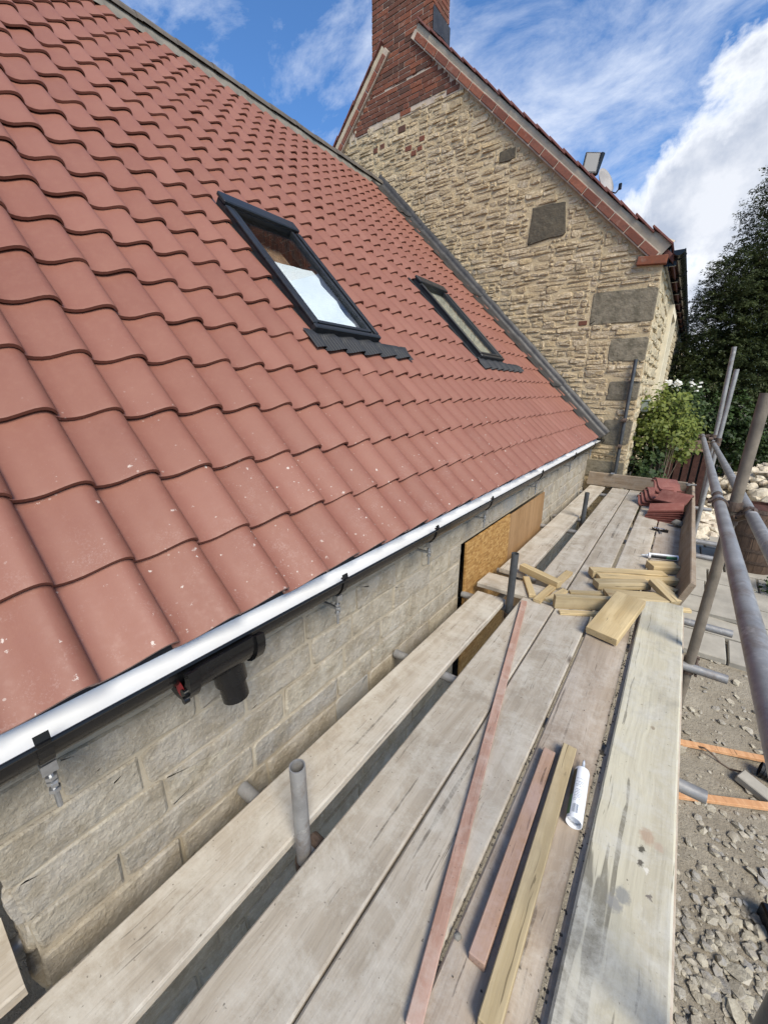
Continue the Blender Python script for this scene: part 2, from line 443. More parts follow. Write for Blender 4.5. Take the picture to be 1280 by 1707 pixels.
M_REDBATTEN = wood_mat('pink_stained_batten', (.40, .235, .17), (.49, .31, .235), (.33, .19, .135), 26, (.18, .08, .045), (.53, .41, .335), .6)
M_BROWNBATTEN = wood_mat('red_brown_batten', (.32, .20, .135), (.40, .26, .18), (.27, .165, .115), 26, (.11, .05, .03), (.42, .30, .25), .6)
M_ORANGEBATTEN = wood_mat('orange_batten', (.52, .27, .13), (.62, .36, .19), None, 26, (.3, .13, .05), None, .3)
M_BROWNPLANK = wood_mat('dark_brown_plank', (.055, .024, .018), (.085, .038, .028), None, 20, (.03, .015, .01), None, .1)
M_BARREL = wood_mat('barrel_oak', (.10, .065, .045), (.16, .105, .07), (.07, .05, .04), 20, (.05, .03, .02), None, .2, axis=2)

def f_osb(g, b):
    o = coord(g)
    c = None
    vs = g.voro(g.mapping(o, scale=(1, 1, 2.6), rot=(.5, 0, 0)), 26, out='Color')
    s = g.add('ShaderNodeSeparateColor'); g.put(s.inputs[0], vs)
    c = g.ramp(s.outputs[0], [(0, (.24, .125, .035)), (.5, (.34, .19, .058)), (1, (.44, .27, .10))])
    st = g.noise(g.mapping(o, scale=(1, 1, .25)), 60, 5, .65)
    c = g.mix(g.remap(st, .45, .7, 0, .5), c, (.27, .12, .03))
    setb(g, b, c, .6, .35); bump(g, b, g.math('ADD', s.outputs[1], st), .35, .003)
M_OSB = material('strand_board', f_osb)
M_PLY = wood_mat('plywood', (.25, .145, .065), (.32, .195, .095), (.20, .115, .05), 5, (.2, .1, .04), None, .2, axis=2)

def f_galv(g, b):
    p = wpos(g); o = coord(g)
    n = g.noise(p, 9, 7, .65); n2 = g.noise(p, 60, 5, .65)
    r = orand(g)
    c = g.mix(g.remap(n, .35, .68), (.21, .205, .20), (.32, .315, .305))
    c = g.mix(g.remap(n2, .56, .72, 0, .55), c, (.40, .39, .37))
    c = g.mix(g.remap(g.noise(p, 14, 8, .75), .58, .66, 0, .8), c, (.50, .48, .44))
    c = g.mix(g.remap(g.noise(p, 6, 8, .75), .54, .68, 0, .65), c, (.15, .105, .075))
    setb(g, b, c, g.remap(n2, .3, .7, .38, .60), .5, .35)
    bump(g, b, n2, .15, .003)
M_GALV = material('galvanised_tube', f_galv)
M_OLDTUBE = m_plain('old_brown_tube', (.155, .13, .10), .7, .3, 12, .4, .1)
M_DARKTUBE = m_plain('dark_steel_tube', (.075, .08, .085), .45, .25, 14, .2, .4)
M_RUSTY = m_plain('rusty_coupler', (.12, .085, .065), .6, .35, 40, .4, .5)
M_ZINC = m_plain('zinc_rod', (.42, .43, .44), .35, .15, 60, .1, .85)
M_BLACK = m_plain('black_plastic', (.006, .006, .0065), .24, .2, 30, .0, 0, .4)
M_UNDERLAY = m_plain('black_underlay', (.012, .012, .013), .8, .2, 20, .2)
M_GUTTERWHITE = m_plain('white_gutter_lining', (.66, .68, .69), .6, .05, 8, .01, 0, .4)
M_FRAME = m_plain('dark_grey_aluminium', (.028, .031, .035), .38, .15, 20, .03, .4)
M_RUBBER = m_plain('black_gasket', (.012, .013, .014), .6, .2, 20, .05)
def f_lead(g, b):
    p = wpos(g)
    n = g.noise(p, 5, 7, .7, .5); n2 = g.noise(p, 30, 5, .65)
    c = g.mix(g.remap(n, .35, .65), (0.025, 0.024, 0.024), (0.053, 0.050, 0.048))
    c = g.mix(g.remap(n2, .55, .72, 0, .5), c, (0.099, 0.098, 0.096))
    c = g.mix(g.remap(g.noise(p, 9, 6, .7), .60, .70, 0, .5), c, (0.136, 0.133, 0.127))
    setb(g, b, c, .5, .4, .25); bump(g, b, g.noise(p, 10, 5, .6), .5, .012)
M_LEAD = material('lead_sheet', f_lead)
M_PLEAT = m_plain('pleated_flashing', (.018, .019, .021), .6, .15, 20, .05, 0)
M_RIDGE = m_plain('ridge_mortar', (.16, .145, .12), .9, .3, 9, .6)
M_RIDGETILE = m_plain('weathered_ridge_tile', (.10, .085, .07), .85, .3, 8, .5)
M_WHITESHEET = m_plain('white_sheet', (.80, .82, .84), .6, .05, 6, .05)
M_REVEAL = m_plain('cream_paint', (.70, .63, .47), .7, .08, 8, .2)
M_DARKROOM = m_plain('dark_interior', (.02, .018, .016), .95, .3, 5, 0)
M_INTWOOD = wood_mat('bare_roof_timber', (.20, .12, .075), (.30, .19, .12), None, 14, (.1, .05, .03), None, .3, axis=0)
M_PANEREFLECT = m_plain('painted_pane_reflection', (.40, .39, .32), .8, .15, 8, .1)  # pale tone painting the gable's reflection in the second skylight
M_TUBEWHITE = m_plain('white_cartridge', (.80, .82, .84), .35, .04, 10, .02)
M_GREENPRINT = m_plain('green_print', (.03, .13, .07), .4, .1, 10, 0)
M_GREYPRINT = m_plain('grey_print', (.25, .27, .29), .4, .05, 10, 0)
M_CLEARPLASTIC = m_plain('milky_nozzle', (.62, .66, .70), .3, .05, 10, 0)
M_CRUMB = m_plain('dirt_crumbs', (.085, .072, .055), .95, .4, 60, .3)
M_CEMENT = m_plain('dry_cement', (.234, .221, .189), .95, .25, 30, .7)
M_SLAB = m_plain('grey_paving_slab', (.328, .303, .254), .9, .18, 5, .5)
M_GREYBOX = m_plain('grey_green_box', (.22, .25, .22), .6, .1, 12, .05)
M_ALU = m_plain('pale_lamp_body', (.17, .17, .165), .5, .1, 12, .05, .0)
M_WHITEPLASTIC = m_plain('white_plastic', (.72, .73, .72), .4, .05, 12, .02)
M_DISH = m_plain('grey_dish', (.30, .28, .26), .5, .1, 12, .05)
M_MASTBROWN = m_plain('brown_mast', (.05, .03, .025), .6, .2, 12, .05)
M_PIPE = m_plain('ribbed_black_pipe', (.014, .014, .015), .45, .2, 20, .05)
M_BARK = m_plain('bark', (.07, .05, .035), .95, .3, 10, .8)
M_TWIG = m_plain('bare_twig', (.13, .10, .07), .9, .3, 10, .3)

def f_glass(g, b):
    tr = g.add('ShaderNodeBsdfTransparent'); tr.inputs[0].default_value = (.93, .95, .94, 1)
    gl = g.add('ShaderNodeBsdfGlossy'); gl.inputs['Roughness'].default_value = .015
    lw = g.add('ShaderNodeLayerWeight'); lw.inputs[0].default_value = .5; fr5 = g.math('POWER', lw.outputs['Facing'], 4.0)
    mx = g.add('ShaderNodeMixShader'); g.put(mx.inputs[0], g.math('ADD', g.math('MULTIPLY', fr5, .85), .035))
    g.l.new(tr.outputs[0], mx.inputs[1]); g.l.new(gl.outputs[0], mx.inputs[2])
    out = [q for q in g.n if q.bl_idname == 'ShaderNodeOutputMaterial'][0]; g.l.new(mx.outputs[0], out.inputs[0])
M_GLASS = material('window_glass', f_glass)
def f_darkglass(g, b): setb(g, b, (.02, .024, .028), .05, .6)
M_DARKGLASS = material('dark_glass', f_darkglass)

def leaf_mat(name, cols, trans=.3):
    def fn(g, b):
        r = irand(g); n = len(cols)
        c = g.ramp(r, [(i / (n - 1), q) for i, q in enumerate(cols)])
        p = wpos(g)
        c = g.mix(g.remap(g.noise(p, 1.6, 4, .6), .38, .64, 0, .45), c, tuple(x * .55 for x in cols[0]))
        setb(g, b, c, .55, .3)
        b.inputs['Subsurface Weight'].default_value = 0.0
        tr = g.add('ShaderNodeBsdfTranslucent'); g.put(tr.inputs[0], c)
        mx = g.add('ShaderNodeMixShader'); mx.inputs[0].default_value = trans
        g.l.new(b.outputs[0], mx.inputs[1]); g.l.new(tr.outputs[0], mx.inputs[2])
        out = [q for q in g.n if q.bl_idname == 'ShaderNodeOutputMaterial'][0]
        g.l.new(mx.outputs[0], out.inputs[0])
    return material(name, fn)
M_YEW = leaf_mat('yew_needles', [(0.037, 0.053, 0.020), (0.057, 0.080, 0.027), (0.094, 0.115, 0.035), (0.045, 0.062, 0.025)], .25)
M_HEDGE = leaf_mat('hedge_leaves', [(.022, .042, .012), (.038, .070, .017), (.065, .105, .026)], .25)
M_VINE = leaf_mat('vine_leaves', [(0.138, 0.180, 0.032), (0.206, 0.247, 0.050), (0.258, 0.285, 0.075), (0.095, 0.142, 0.028)], .4)
M_VINEDARK = leaf_mat('ivy_leaves', [(.03, .055, .016), (.05, .085, .024), (.08, .11, .035)], .25)
M_FLOWER = leaf_mat('white_petals', [(.75, .75, .70), (.85, .85, .80)], .3)

def f_ground(g, b):
    p = wpos(g)
    n = g.noise(p, 1.5, 8, .62, .3)
    c = g.mix(g.remap(n, .36, .66), (0.264, 0.228, 0.172), (0.352, 0.312, 0.244))
    c = g.mix(g.remap(g.noise(p, 5, 8, .7), .52, .72, 0, .6), c, (0.216, 0.180, 0.132))
    c = g.mix(g.remap(g.noise(p, 40, 6, .7), .55, .70, 0, .6), c, (0.360, 0.324, 0.256))
    c = g.mix(g.remap(g.noise(p, 2.6, 5, .7, .8), .66, .72, 0, .7), c, (0.400, 0.376, 0.328))
    setb(g, b, c, .95, .15)
    bump(g, b, g.math('ADD', g.noise(p, 14, 9, .7), g.math('MULTIPLY', g.noise(p, 90, 5, .7), .3)), 1.0, .03)
M_GROUND = material('dusty_earth', f_ground)
M_GRASSFAR = m_plain('far_field', (.06, .08, .03), .95, .3, .5, .3)

# ------------------------------------------------------------------ ground, path, gravel
def gz(x, y):
    """height of the yard: rises gently towards the far end"""
    t = min(1.0, max(0.0, (y - 3.2) / 4.2))
    z = -1.36 + .36 * t * t * (3 - 2 * t)
    if y > 8: z += .03 * min(y - 8, 12)
    return z
def gzn(x, y):
    return gz(x, y) + .03 * mnoise.noise(Vector((x * 1.3, y * 1.3, 0))) + .012 * mnoise.noise(Vector((x * 5, y * 5, 3)))
def make_ground():
    def axis(lo, hi, core0, core1, step):
        a = [lo]; 
        q = core0
        far = [core0 - d for d in (1, 3, 7, 15, 35, 80, 200, 500, 1200)]
        near = [core1 + d for d in (1, 3, 7, 15, 35, 80, 200, 500, 1200)]
        return sorted(far) + list(np.arange(core0, core1 + 1e-6, step)) + near
    xs = axis(0, 0, -1.4, 4.0, .09); ys = axis(0, 0, -1.5, 11.0, .09)
    V = [(x, y, gzn(x, y)) for y in ys for x in xs]
    nx = len(xs)
    F = [(j * nx + i, j * nx + i + 1, (j + 1) * nx + i + 1, (j + 1) * nx + i) for j in range(len(ys) - 1) for i in range(nx - 1)]
    o = obj('ground', mesh('ground', V, F, M_GROUND, True)); tag(o, kind='structure')
make_ground()

rock_cache = {}
def rock_geo(seed, flat=.6, sub=1):
    """a lumpy low-poly stone"""
    key = (seed, flat, sub)
    if key in rock_cache: return rock_cache[key]
    import bmesh
    bm = bmesh.new(); bmesh.ops.create_icosphere(bm, subdivisions=sub + 1, radius=1.0)
    rn = random.Random(seed); s = Vector((rn.uniform(.75, 1.25), rn.uniform(.6, 1.0), flat * rn.uniform(.7, 1.2)))
    cuts = [(Vector((rn.gauss(0, 1), rn.gauss(0, 1), rn.gauss(0, 1))).normalized(), rn.uniform(.55, .85)) for _ in range(7)]
    for v in bm.verts:
        p = v.co.copy()
        for nrm, dd in cuts:
            e = p.dot(nrm) - dd
            if e > 0: p -= nrm * e * .9
        p *= 1 + .12 * mnoise.noise(p * 1.7 + Vector((seed, 0, 0)))
        v.co = Vector((p.x * s.x, p.y * s.y, p.z * s.z))
    g = ([v.co.copy() for v in bm.verts], [tuple(v.index for v in f.verts) for f in bm.faces])
    bm.free(); rock_cache[key] = g
    return g
rock_mesh_cache = {}
def rock_mesh(seed, mat, flat=.6, sub=2, smooth=True):
    k = (seed, mat.name, flat, sub)
    if k not in rock_mesh_cache:
        V, F = rock_geo(seed, flat, sub - 1); rock_mesh_cache[k] = mesh('stone', V, F, mat, smooth)
    return rock_mesh_cache[k]

def scatter_gravel():
    rn = random.Random(5)
    mb = MB()
    def put(x, y, r, seed, sink=.25):
        V, F = rock_geo(seed % 14, .50, 0)
        z = gzn(x, y) + r * .28 - r * sink * .3
        M = Matrix.Translation((x, y, z)) @ Euler((rn.uniform(-.35, .35), rn.uniform(-.35, .35), rn.uniform(0, 6.3))).to_matrix().to_4x4() @ Matrix.Scale(r, 4)
        mb.add(V, F, M)
    n = 0
    # thick bed of rounded stones close to the camera, thinning out along the yard
    while n < 8200:
        x = rn.uniform(.2, 2.3); y = rn.uniform(.2, 8.2)
        dens = 1.0 if y < 2.15 + .35 * mnoise.noise(Vector((x * 2, 0, 9))) else (.34 if y < 3.0 and x > .55 else .10)
        if mnoise.noise(Vector((x * 1.6, y * 1.6, 4))) > .25 and y > 2: dens *= 2.2
        if y > 5.0: dens *= .5
        if rn.random() > dens: 
            n += .12; continue
        r = min(.065, .010 + abs(rn.gauss(0, .016))) if y > 2.2 else min(.055, .009 + abs(rn.gauss(0, .018)))
        put(x, y, r, rn.randrange(99)); n += 1
    for _ in range(900):
        x = rn.uniform(-1.1, 2.4); y = rn.uniform(-.5, 9); put(x, y, rn.uniform(.006, .014), rn.randrange(99))
    o = mb.build('gravel', M_GRAVEL, smooth=True); auto_smooth(o, 34); tag(o, kind='stuff', label='loose rounded stones and gravel strewn over the dusty yard', cat='gravel')
scatter_gravel()

def make_path():
    rn = random.Random(12)
    root = empty('path', (0, 0, 0), kind='structure')
    y = 4.75
    while y < 9.2:
        d = rn.uniform(.34, .48)
        x = .15 + rn.uniform(-.15, .1)
        while x < 2.3:
            w = rn.uniform(.42, .75)
            cx, cy = x + w / 2, y + d / 2
            mb = MB(); mb.cham(w - .022, d - .022, .07, .008, jit=.004, rnd=rn)
            sl = (gz(cx, cy + .2) - gz(cx, cy - .2)) / .4
            mb.build('paving_slab', M_SLAB, root, (cx, cy, gz(cx, cy) + .022), (math.atan(sl), rn.uniform(-.015, .015), rn.uniform(-.012, .012)))
            x += w
        y += d
make_path()

# ------------------------------------------------------------------ stone laying
def stone_face(a0, a1, b0, b1, prot, rn, back=.03, rough=.12, n=10, sq=False):
    """one rough stone: outline on a wall plane (a along, b up) bulging out by prot along c; returns V, F"""
    w, h = a1 - a0, b1 - b0; ca, cb = (a0 + a1) / 2, (b0 + b1) / 2
    ring = []
    m0 = min(w, h); jt = rough * m0 * .5
    cr = [m0 * (rn.uniform(.04, .14) if sq else rn.uniform(.10, .24 + rough)) for _ in range(4)]
    cs = [(1, 1), (-1, 1), (-1, -1), (1, -1)]
    J = lambda: rn.uniform(-jt, jt * .35)
    for q, (sx, sy) in enumerate(cs):
        r = cr[q]
        pa = (sx * (w / 2 + J()), sy * (h / 2 - r)); pb = (sx * (w / 2 - r * rn.uniform(1, 1.8)), sy * (h / 2 + J()))
        pm = ((pa[0] + pb[0]) / 2 + sx * r * .22, (pa[1] + pb[1]) / 2 + sy * r * .22)
        seq = [pa, pm, pb] if sx * sy > 0 else [pb, pm, pa]
        ring += seq
        if sx * sy > 0: ring.append((rn.uniform(-.2, .2) * w, sy * (h / 2 + J())))
    n = len(ring)
    tilt_a = rn.uniform(-.12, .12); tilt_b = rn.uniform(-.15, .15)
    if sq: tilt_a *= .12; tilt_b *= .25
    V = []; m = min(w, h)
    e = min(.010, m * (.06 if sq else .12))
    for inset, c in ((0.0, -back), (0.0, prot * .25), (e, prot * .85)):
        for x, y in ring:
            L = math.hypot(x, y); f = max(.1, (L - inset) / L)
            V.append((ca + x * f, cb + y * f, c + (tilt_a * x + tilt_b * y) * (1 if c > 0 else 0)))
    for x, y in ring:
        f = .55
        V.append((ca + x * f + rn.uniform(-.05, .05) * m, cb + y * f + rn.uniform(-.05, .05) * m, prot + rn.uniform(-.25, .3) * prot * (.15 if sq else 1) + (tilt_a * x + tilt_b * y) * f))
    V.append((ca, cb, prot + rn.uniform(-.1, .3) * prot * (.2 if sq else 1)))
    F = []
    for k in range(3):
        for i in range(n):
            j = (i + 1) % n
            F.append((k * n + i, k * n + j, (k + 1) * n + j, (k + 1) * n + i))
    for i in range(n): F.append((3 * n + i, 3 * n + (i + 1) % n, 4 * n))
    return V, F

def courses(a0, a1, b0, b1, hr, lr, rn, skip=None, joint=.012, jit=.2):
    """rectangles of a coursed wall; skip(a,b) drops stones"""
    out = []; b = b0
    while b < b1:
        h = rn.uniform(*hr); a = a0 - rn.uniform(0, lr[0])
        while a < a1:
            l = rn.uniform(*lr)
            r = (max(a, a0) + joint / 2, min(a + l, a1) - joint / 2, b + joint / 2 + rn.uniform(-jit, jit) * .02, min(b + h, b1) - joint / 2 + rn.uniform(-jit, jit) * .02)
            todo = [r]
            while todo:
                q = todo.pop()
                if q[1] - q[0] < .03 or q[3] - q[2] < .015: continue
                if not (skip and skip((q[0] + q[1]) / 2, (q[2] + q[3]) / 2, q)): out.append(q)
                elif q[1] - q[0] > .085:
                    mm = (q[0] + q[1]) / 2; todo += [(q[0], mm - joint / 2, q[2], q[3]), (mm + joint / 2, q[1], q[2], q[3])]
                elif q[3] - q[2] > .07:
                    mm = (q[2] + q[3]) / 2; todo += [(q[0], q[1], q[2], mm - joint / 2), (q[0], q[1], mm + joint / 2, q[3])]
            a += l
        b += h
    return out

def in_frame(p, m=1.05):
    v = CAMROT.transposed() @ (Vector(p) - Vector((0, 0, CAM_H)))
    if v.z > -.05: return False
    x = F_PX * v.x / -v.z; y = F_PX * v.y / -v.z
    return abs(x) < 640 * m and abs(y) < 853 * m
def depth(p): return (Vector(p) - Vector((0, 0, CAM_H))).length

def lay(stones, to3, name, mat, parent, limit=300, origin=(0, 0, 0), prot=(.006, .02), seed=1, special=None, back=.03, rough=.12, smooth=True, brick=False, sq=False):
    """stones are (a0,a1,b0,b1); to3(a,b,c) -> world. The largest in view become parts, the rest one mass."""
    rn = random.Random(seed)
    items = []
    for r in stones:
        p = to3((r[0] + r[1]) / 2, (r[2] + r[3]) / 2, 0)
        sc = (r[1] - r[0]) * (r[3] - r[2]) / depth(p) ** 2 * (1 if in_frame(p) else .0001)
        items.append((sc, r))
    items.sort(key=lambda q: -q[0])
    rest = MB(); nb = 0
    for k, (sc, r) in enumerate(items):
        if brick:
            mb = MB(); w, h = r[1] - r[0], r[3] - r[2]; pr = rn.uniform(*prot)
            mb.cham(w, h, .06, .004, Matrix.Translation(((r[0] + r[1]) / 2, (r[2] + r[3]) / 2, pr - .03)), .0022, rn)
            V, F = mb.V, mb.F
        else:
            V, F = stone_face(*r, rn.uniform(*prot), rn, back, rough, sq=sq)
        W = [to3(*v) for v in V]
        if k < limit and sc > 1e-7:
            pc = W[-1]
            o = obj(name, mesh(name, [(w[0] - pc[0], w[1] - pc[1], w[2] - pc[2]) for w in W], F, mat, smooth and not brick), parent, (pc[0] - origin[0], pc[1] - origin[1], pc[2] - origin[2]))
            if not brick: auto_smooth(o, 16)
        else: rest.add(W, F)
    if rest.V:
        o = rest.build(name + '_mass', mat, parent, origin=origin, smooth=smooth and not brick); o['kind'] = 'stuff'
        if not brick: auto_smooth(o, 16)

def prism(poly, y0, y1):
    """polygon in x,z extruded along y"""
    n = len(poly); V = [(x, y0, z) for x, z in poly] + [(x, y1, z) for x, z in poly]
    F = [tuple(range(n)), tuple(range(2 * n - 1, n - 1, -1))]
    for i in range(n): j = (i + 1) % n; F.append((j, i, n + i, n + j))
    return V, F

# ------------------------------------------------------------------ the cottage being re-roofed
TH = R(44.6); CT, ST = math.cos(TH), math.sin(TH)
NOSE = (-1.01, .741)                    # x, z of the tile plane at the eaves
def roof_pt(y, s, n=0.0): return Vector((NOSE[0] - s * CT + n * ST, y, NOSE[1] + s * ST + n * CT))
RIDGE_S = 6.04
YG = 6.9                                # face of the old gable
Y_NEAR = -.62
WALLX = -1.12

cottage = empty('cottage', (WALLX, 3.0, -1.36), 'single-storey stone cottage with a new red pantile roof and two skylights', 'house')
CO = (WALLX, 3.0, -1.36)
def cpart(mb, name, mat, smooth=False, parent=None):
    return mb.build(name, mat, parent or cottage, origin=CO, smooth=smooth)

def cottage_walls():
    mb = MB()
    def wall(x0, x1, y0, y1, z0, z1): mb.box(x0, x1, y0, y1, z0, z1)
    wall(-1.55, WALLX, -.03, 2.43, -1.5, .62)            # pier between the two openings
    wall(-1.55, WALLX, 4.50, YG - .01, -1.5, .62)
    wall(-1.55, WALLX - .004, 2.43, 4.50, .34, .62)      # lintel course over the boarded opening
    wall(-1.55, WALLX - .004, -1.35, -.03, .44, .62)
    wall(-1.55, WALLX, -2.4, -1.35, -1.5, .62)
    w = cpart(mb, 'wall', M_MORTAR2)
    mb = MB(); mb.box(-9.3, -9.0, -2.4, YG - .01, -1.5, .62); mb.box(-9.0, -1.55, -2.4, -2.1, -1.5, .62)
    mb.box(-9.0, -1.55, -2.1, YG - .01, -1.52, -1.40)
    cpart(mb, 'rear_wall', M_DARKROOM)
    rn = random.Random(21)
    st = []; slate = []
    rows = [-1.36, -1.2, -1.05, -.9, -.76, -.62, -.48, -.345, -.20, -.06, .075, .22, .365, .50, .62]
    def run(y0, y1, z0, z1, start=0.0):
        y = y0 - start
        while y < y1 - .02:
            l = rn.uniform(.22, .50)
            if y1 - (y + l) < .1: l = y1 - y
            a, b = max(y, y0), min(y + l, y1)
            if b - a > .05:
                r = (a + .003, b - .003, z0 + .003 + rn.uniform(0, .003), z1 - .003 - rn.uniform(0, .003))
                (slate if rn.random() < .035 else st).append(r)
            y += l
    for k in range(len(rows) - 1):
        z0, z1 = rows[k], rows[k + 1]
        if z1 < .37:
            run(-.045 + rn.uniform(-.01, .015), 2.43 + rn.uniform(-.03, .012), z0, z1, rn.uniform(0, .1))
            run(4.51, YG - .02, z0, z1, rn.uniform(0, .2))
            if z0 < .3: run(-2.4, -1.36, z0, z1)
        else:
            run(-1.35, 2.43, z0, z1, rn.uniform(0, .2)); run(2.43, 4.51, z0, z1); run(4.51, YG - .02, z0, z1)
    # long thin upright marks above the boarding are dressed lintel stones
    to3 = lambda a, b, c: (WALLX + c, a, b)
    lay(st, to3, 'wall_stone', M_BLOCK, w, 230, CO, (.004, .014), 4, back=.03, rough=.10, sq=True)
    for r in slate:
        V, F = stone_face(*r, .009, rn, .03, .06, sq=True)
        W = [to3(*v) for v in V]; c = W[-1]
        o = obj('grey_wall_stone', mesh('grey_wall_stone', [(p[0] - c[0], p[1] - c[1], p[2] - c[2]) for p in W], F, M_SLATE_STONE, True), w, (c[0] - CO[0], c[1] - CO[1], c[2] - CO[2])); auto_smooth(o, 16)
    # rough return of the pier in the near doorway
    ret = courses(-1.5, WALLX + .005, -1.36, .42, (.13, .16), (.2, .3), rn)
    lay(ret, lambda a, b, c: (a, -.03 - c, b), 'reveal_stone', M_BLOCK, w, 40, CO, (.01, .02), 8)
    lay(courses(-1.5, WALLX + .005, -1.36, .34, (.13, .16), (.2, .3), rn), lambda a, b, c: (a, 2.43 + c, b), 'reveal_stone', M_BLOCK, w, 40, CO, (.006, .015), 9)
cottage_walls()

# --- pantiles
COVER, GAUGE, TLEN, TTH = .1865, .2725, .345, .016
PROF = [(-.03, .011), (.03, .0055), (.10, .0015), (.19, 0), (.30, .001), (.42, .0055), (.54, .0135), (.66, .0225), (.76, .029), (.85, .0325), (.92, .0325), (.98, .029), (1.03, .0225), (1.065, .0135)]
PROF = [(t, z * 1.38) for t, z in PROF]
def tile_geo(L=TLEN, cover=COVER, th=TTH, bow=0.0):
    V = []; F = []; n = len(PROF)
    xs = (0.0, -.012, -L)
    sl = (th + .007) / GAUGE
    for dz in (0, -th):
        for x in xs:
            for t, z in PROF:
                V.append((x, t * cover, z + sl * x + dz - (.0025 if x == 0 and dz == 0 else 0)))
    m = len(xs)
    for k in range(m - 1):
        for i in range(n - 1):
            a = k * n + i
            F.append((a, a + 1, a + n + 1, a + n))
            b = m * n + a
            F.append((b, b + n, b + n + 1, b + 1))
    for i in range(n - 1):  # nose and head ends
        F.append((i, m * n + i, m * n + i + 1, i + 1))
        a = (m - 1) * n + i; F.append((a, a + 1, m * n + a + 1, m * n + a))
    for k in range(m - 1):  # side edges
        a, b = k * n, (k + 1) * n; F.append((a, b, m * n + b, m * n + a))
        a, b = k * n + n - 1, (k + 1) * n + n - 1; F.append((a, m * n + a, m * n + b, b))
    return V, F
tV, tF = tile_geo()
TILE_ME = mesh('roof_tile', tV, tF, M_TILE)

SKY = [(1.885, 2.535, 1.40, 2.67), (4.42, 5.075, 1.40, 2.68)]      # y0, y1, s0, s1 of the skylights
FLASH_Y = 6.47
def roof():
    mb = MB()
    def sheet(y0, y1, s0, s1, n0=-.030, th=.012, m=mb):
        V = [roof_pt(y, s, n) for y in (y0, y1) for s in (s0, s1) for n in (n0, n0 - th)]
        m.add(V, [(0, 1, 3, 2), (4, 6, 7, 5), (0, 4, 5, 1), (2, 3, 7, 6), (0, 2, 6, 4), (1, 5, 7, 3)])
    # felt, left open under the skylights
    def with_holes(m, n0, th, s0, s1):
        a = Y_NEAR
        for (y0, y1, t0, t1) in SKY:
            sheet(a, y0 + .03, s0, s1, n0, th, m)
            sheet(y0 + .03, y1 - .03, s0, t0 + .03, n0, th, m); sheet(y0 + .03, y1 - .03, t1 - .03, s1, n0, th, m)
            a = y1 - .03
        sheet(a, YG - .01, s0, s1, n0, th, m)
    with_holes(mb, -.030, .010, .045, RIDGE_S - .02)
    felt = cpart(mb, 'underlay', M_UNDERLAY)
    mb = MB(); sheet(Y_NEAR, YG - .01, .028, .06, -.024, .006, mb)     # felt lapping into the gutter
    a = roof_pt(0, .03, -.024)
    V = [(x, y, z) for y in (Y_NEAR, YG - .05) for (x, z) in ((a.x, a.z), (-1.030, .728), (-1.026, .7025), (-1.028, .7025), (-1.033, .728), (a.x - .004, a.z - .004))]
    mb.add(V, [(0, 1, 7, 6), (1, 2, 8, 7), (2, 3, 9, 8), (3, 4, 10, 9), (4, 5, 11, 10)])
    cpart(mb, 'eaves_felt', M_UNDERLAY)
    # rear slope and ends so the roof is a closed volume
    top = roof_pt(0, RIDGE_S); zr = top.z; xr = top.x; xe = 2 * xr - NOSE[0]
    mb = MB()
    mb.add([(xr, Y_NEAR, zr - .03), (xr, YG - .01, zr - .03), (xe, YG - .01, NOSE[1]), (xe, Y_NEAR, NOSE[1]),
            (xr, Y_NEAR, zr - .07), (xr, YG - .01, zr - .07), (xe, YG - .01, NOSE[1] - .04), (xe, Y_NEAR, NOSE[1] - .04)],
           [(0, 1, 2, 3), (7, 6, 5, 4), (0, 3, 7, 4), (1, 5, 6, 2), (2, 6, 7, 3), (0, 4, 5, 1)])
    cpart(mb, 'rear_roof_slope', M_OLDTILE)
    mb = MB()
    V, F = prism([(NOSE[0] - .08, NOSE[1] - .16), (xr, zr - .10), (xe + .08, NOSE[1] - .16)], Y_NEAR + .02, Y_NEAR + .12)
    mb.add(V, F); cpart(mb, 'gable_end', M_MORTAR2)
    # pantiles
    rn = random.Random(7)
    items = []
    kmin = int(math.floor((Y_NEAR + .02) / COVER)); kmax = int((FLASH_Y + .25) / COVER)
    for c in range(22):
        for k in range(kmin, kmax + 1):
            y0 = .0085 + COVER * k; s = -.020 + GAUGE * c
            if y0 < Y_NEAR: continue
            hide = False
            for (a, b, s0, s1) in SKY:
                ov = min(y0 + COVER, b) - max(y0 + .01, a)
                if ov > .05 and s + GAUGE > s0 - .02 and s < s1 - .05 and s + .02 > s0 - .10: hide = True
            if hide: continue
            p = roof_pt(y0 + .1, s + .13, .01)
            d = depth(p); view = (Vector((0, 0, CAM_H)) - p).normalized().dot(Vector((ST, 0, CT)))
            items.append(((max(view, .05) / d ** 2) * (1 if in_frame(p, 1.02) else 1e-6), y0, s, k, c))
    items.sort(key=lambda q: -q[0])
    cover_part = empty('roof', (0, 0, 0)); cover_part.parent = cottage
    cover_part.location = (-WALLX + 0 - 0, -3.0, 1.36); cover_part.location = (0 - CO[0], 0 - CO[1], 0 - CO[2])
    rest = MB()
    for q, (sc, y0, s, k, c) in enumerate(items):
        rot = (rn.gauss(0, .006), TH + rn.gauss(0, .007), rn.gauss(0, .008))
        p = roof_pt(y0 + rn.gauss(0, .0012), s + rn.gauss(0, .003), .012 + abs(rn.gauss(0, .0012)))
        if q < 300:
            o = obj('roof_tile', TILE_ME, cover_part, p, rot); auto = None
        else:
            rest.add(tV, tF, Matrix.Translation(p) @ Euler(rot).to_matrix().to_4x4())
    r = rest.build('roof_tile_field', M_TILE, cover_part); r['kind'] = 'stuff'
    for o_ in (r,): auto_smooth(o_, 38)
    tmp = bpy.data.objects.new('tmp', TILE_ME); auto_smooth(tmp, 38); bpy.data.objects.remove(tmp)
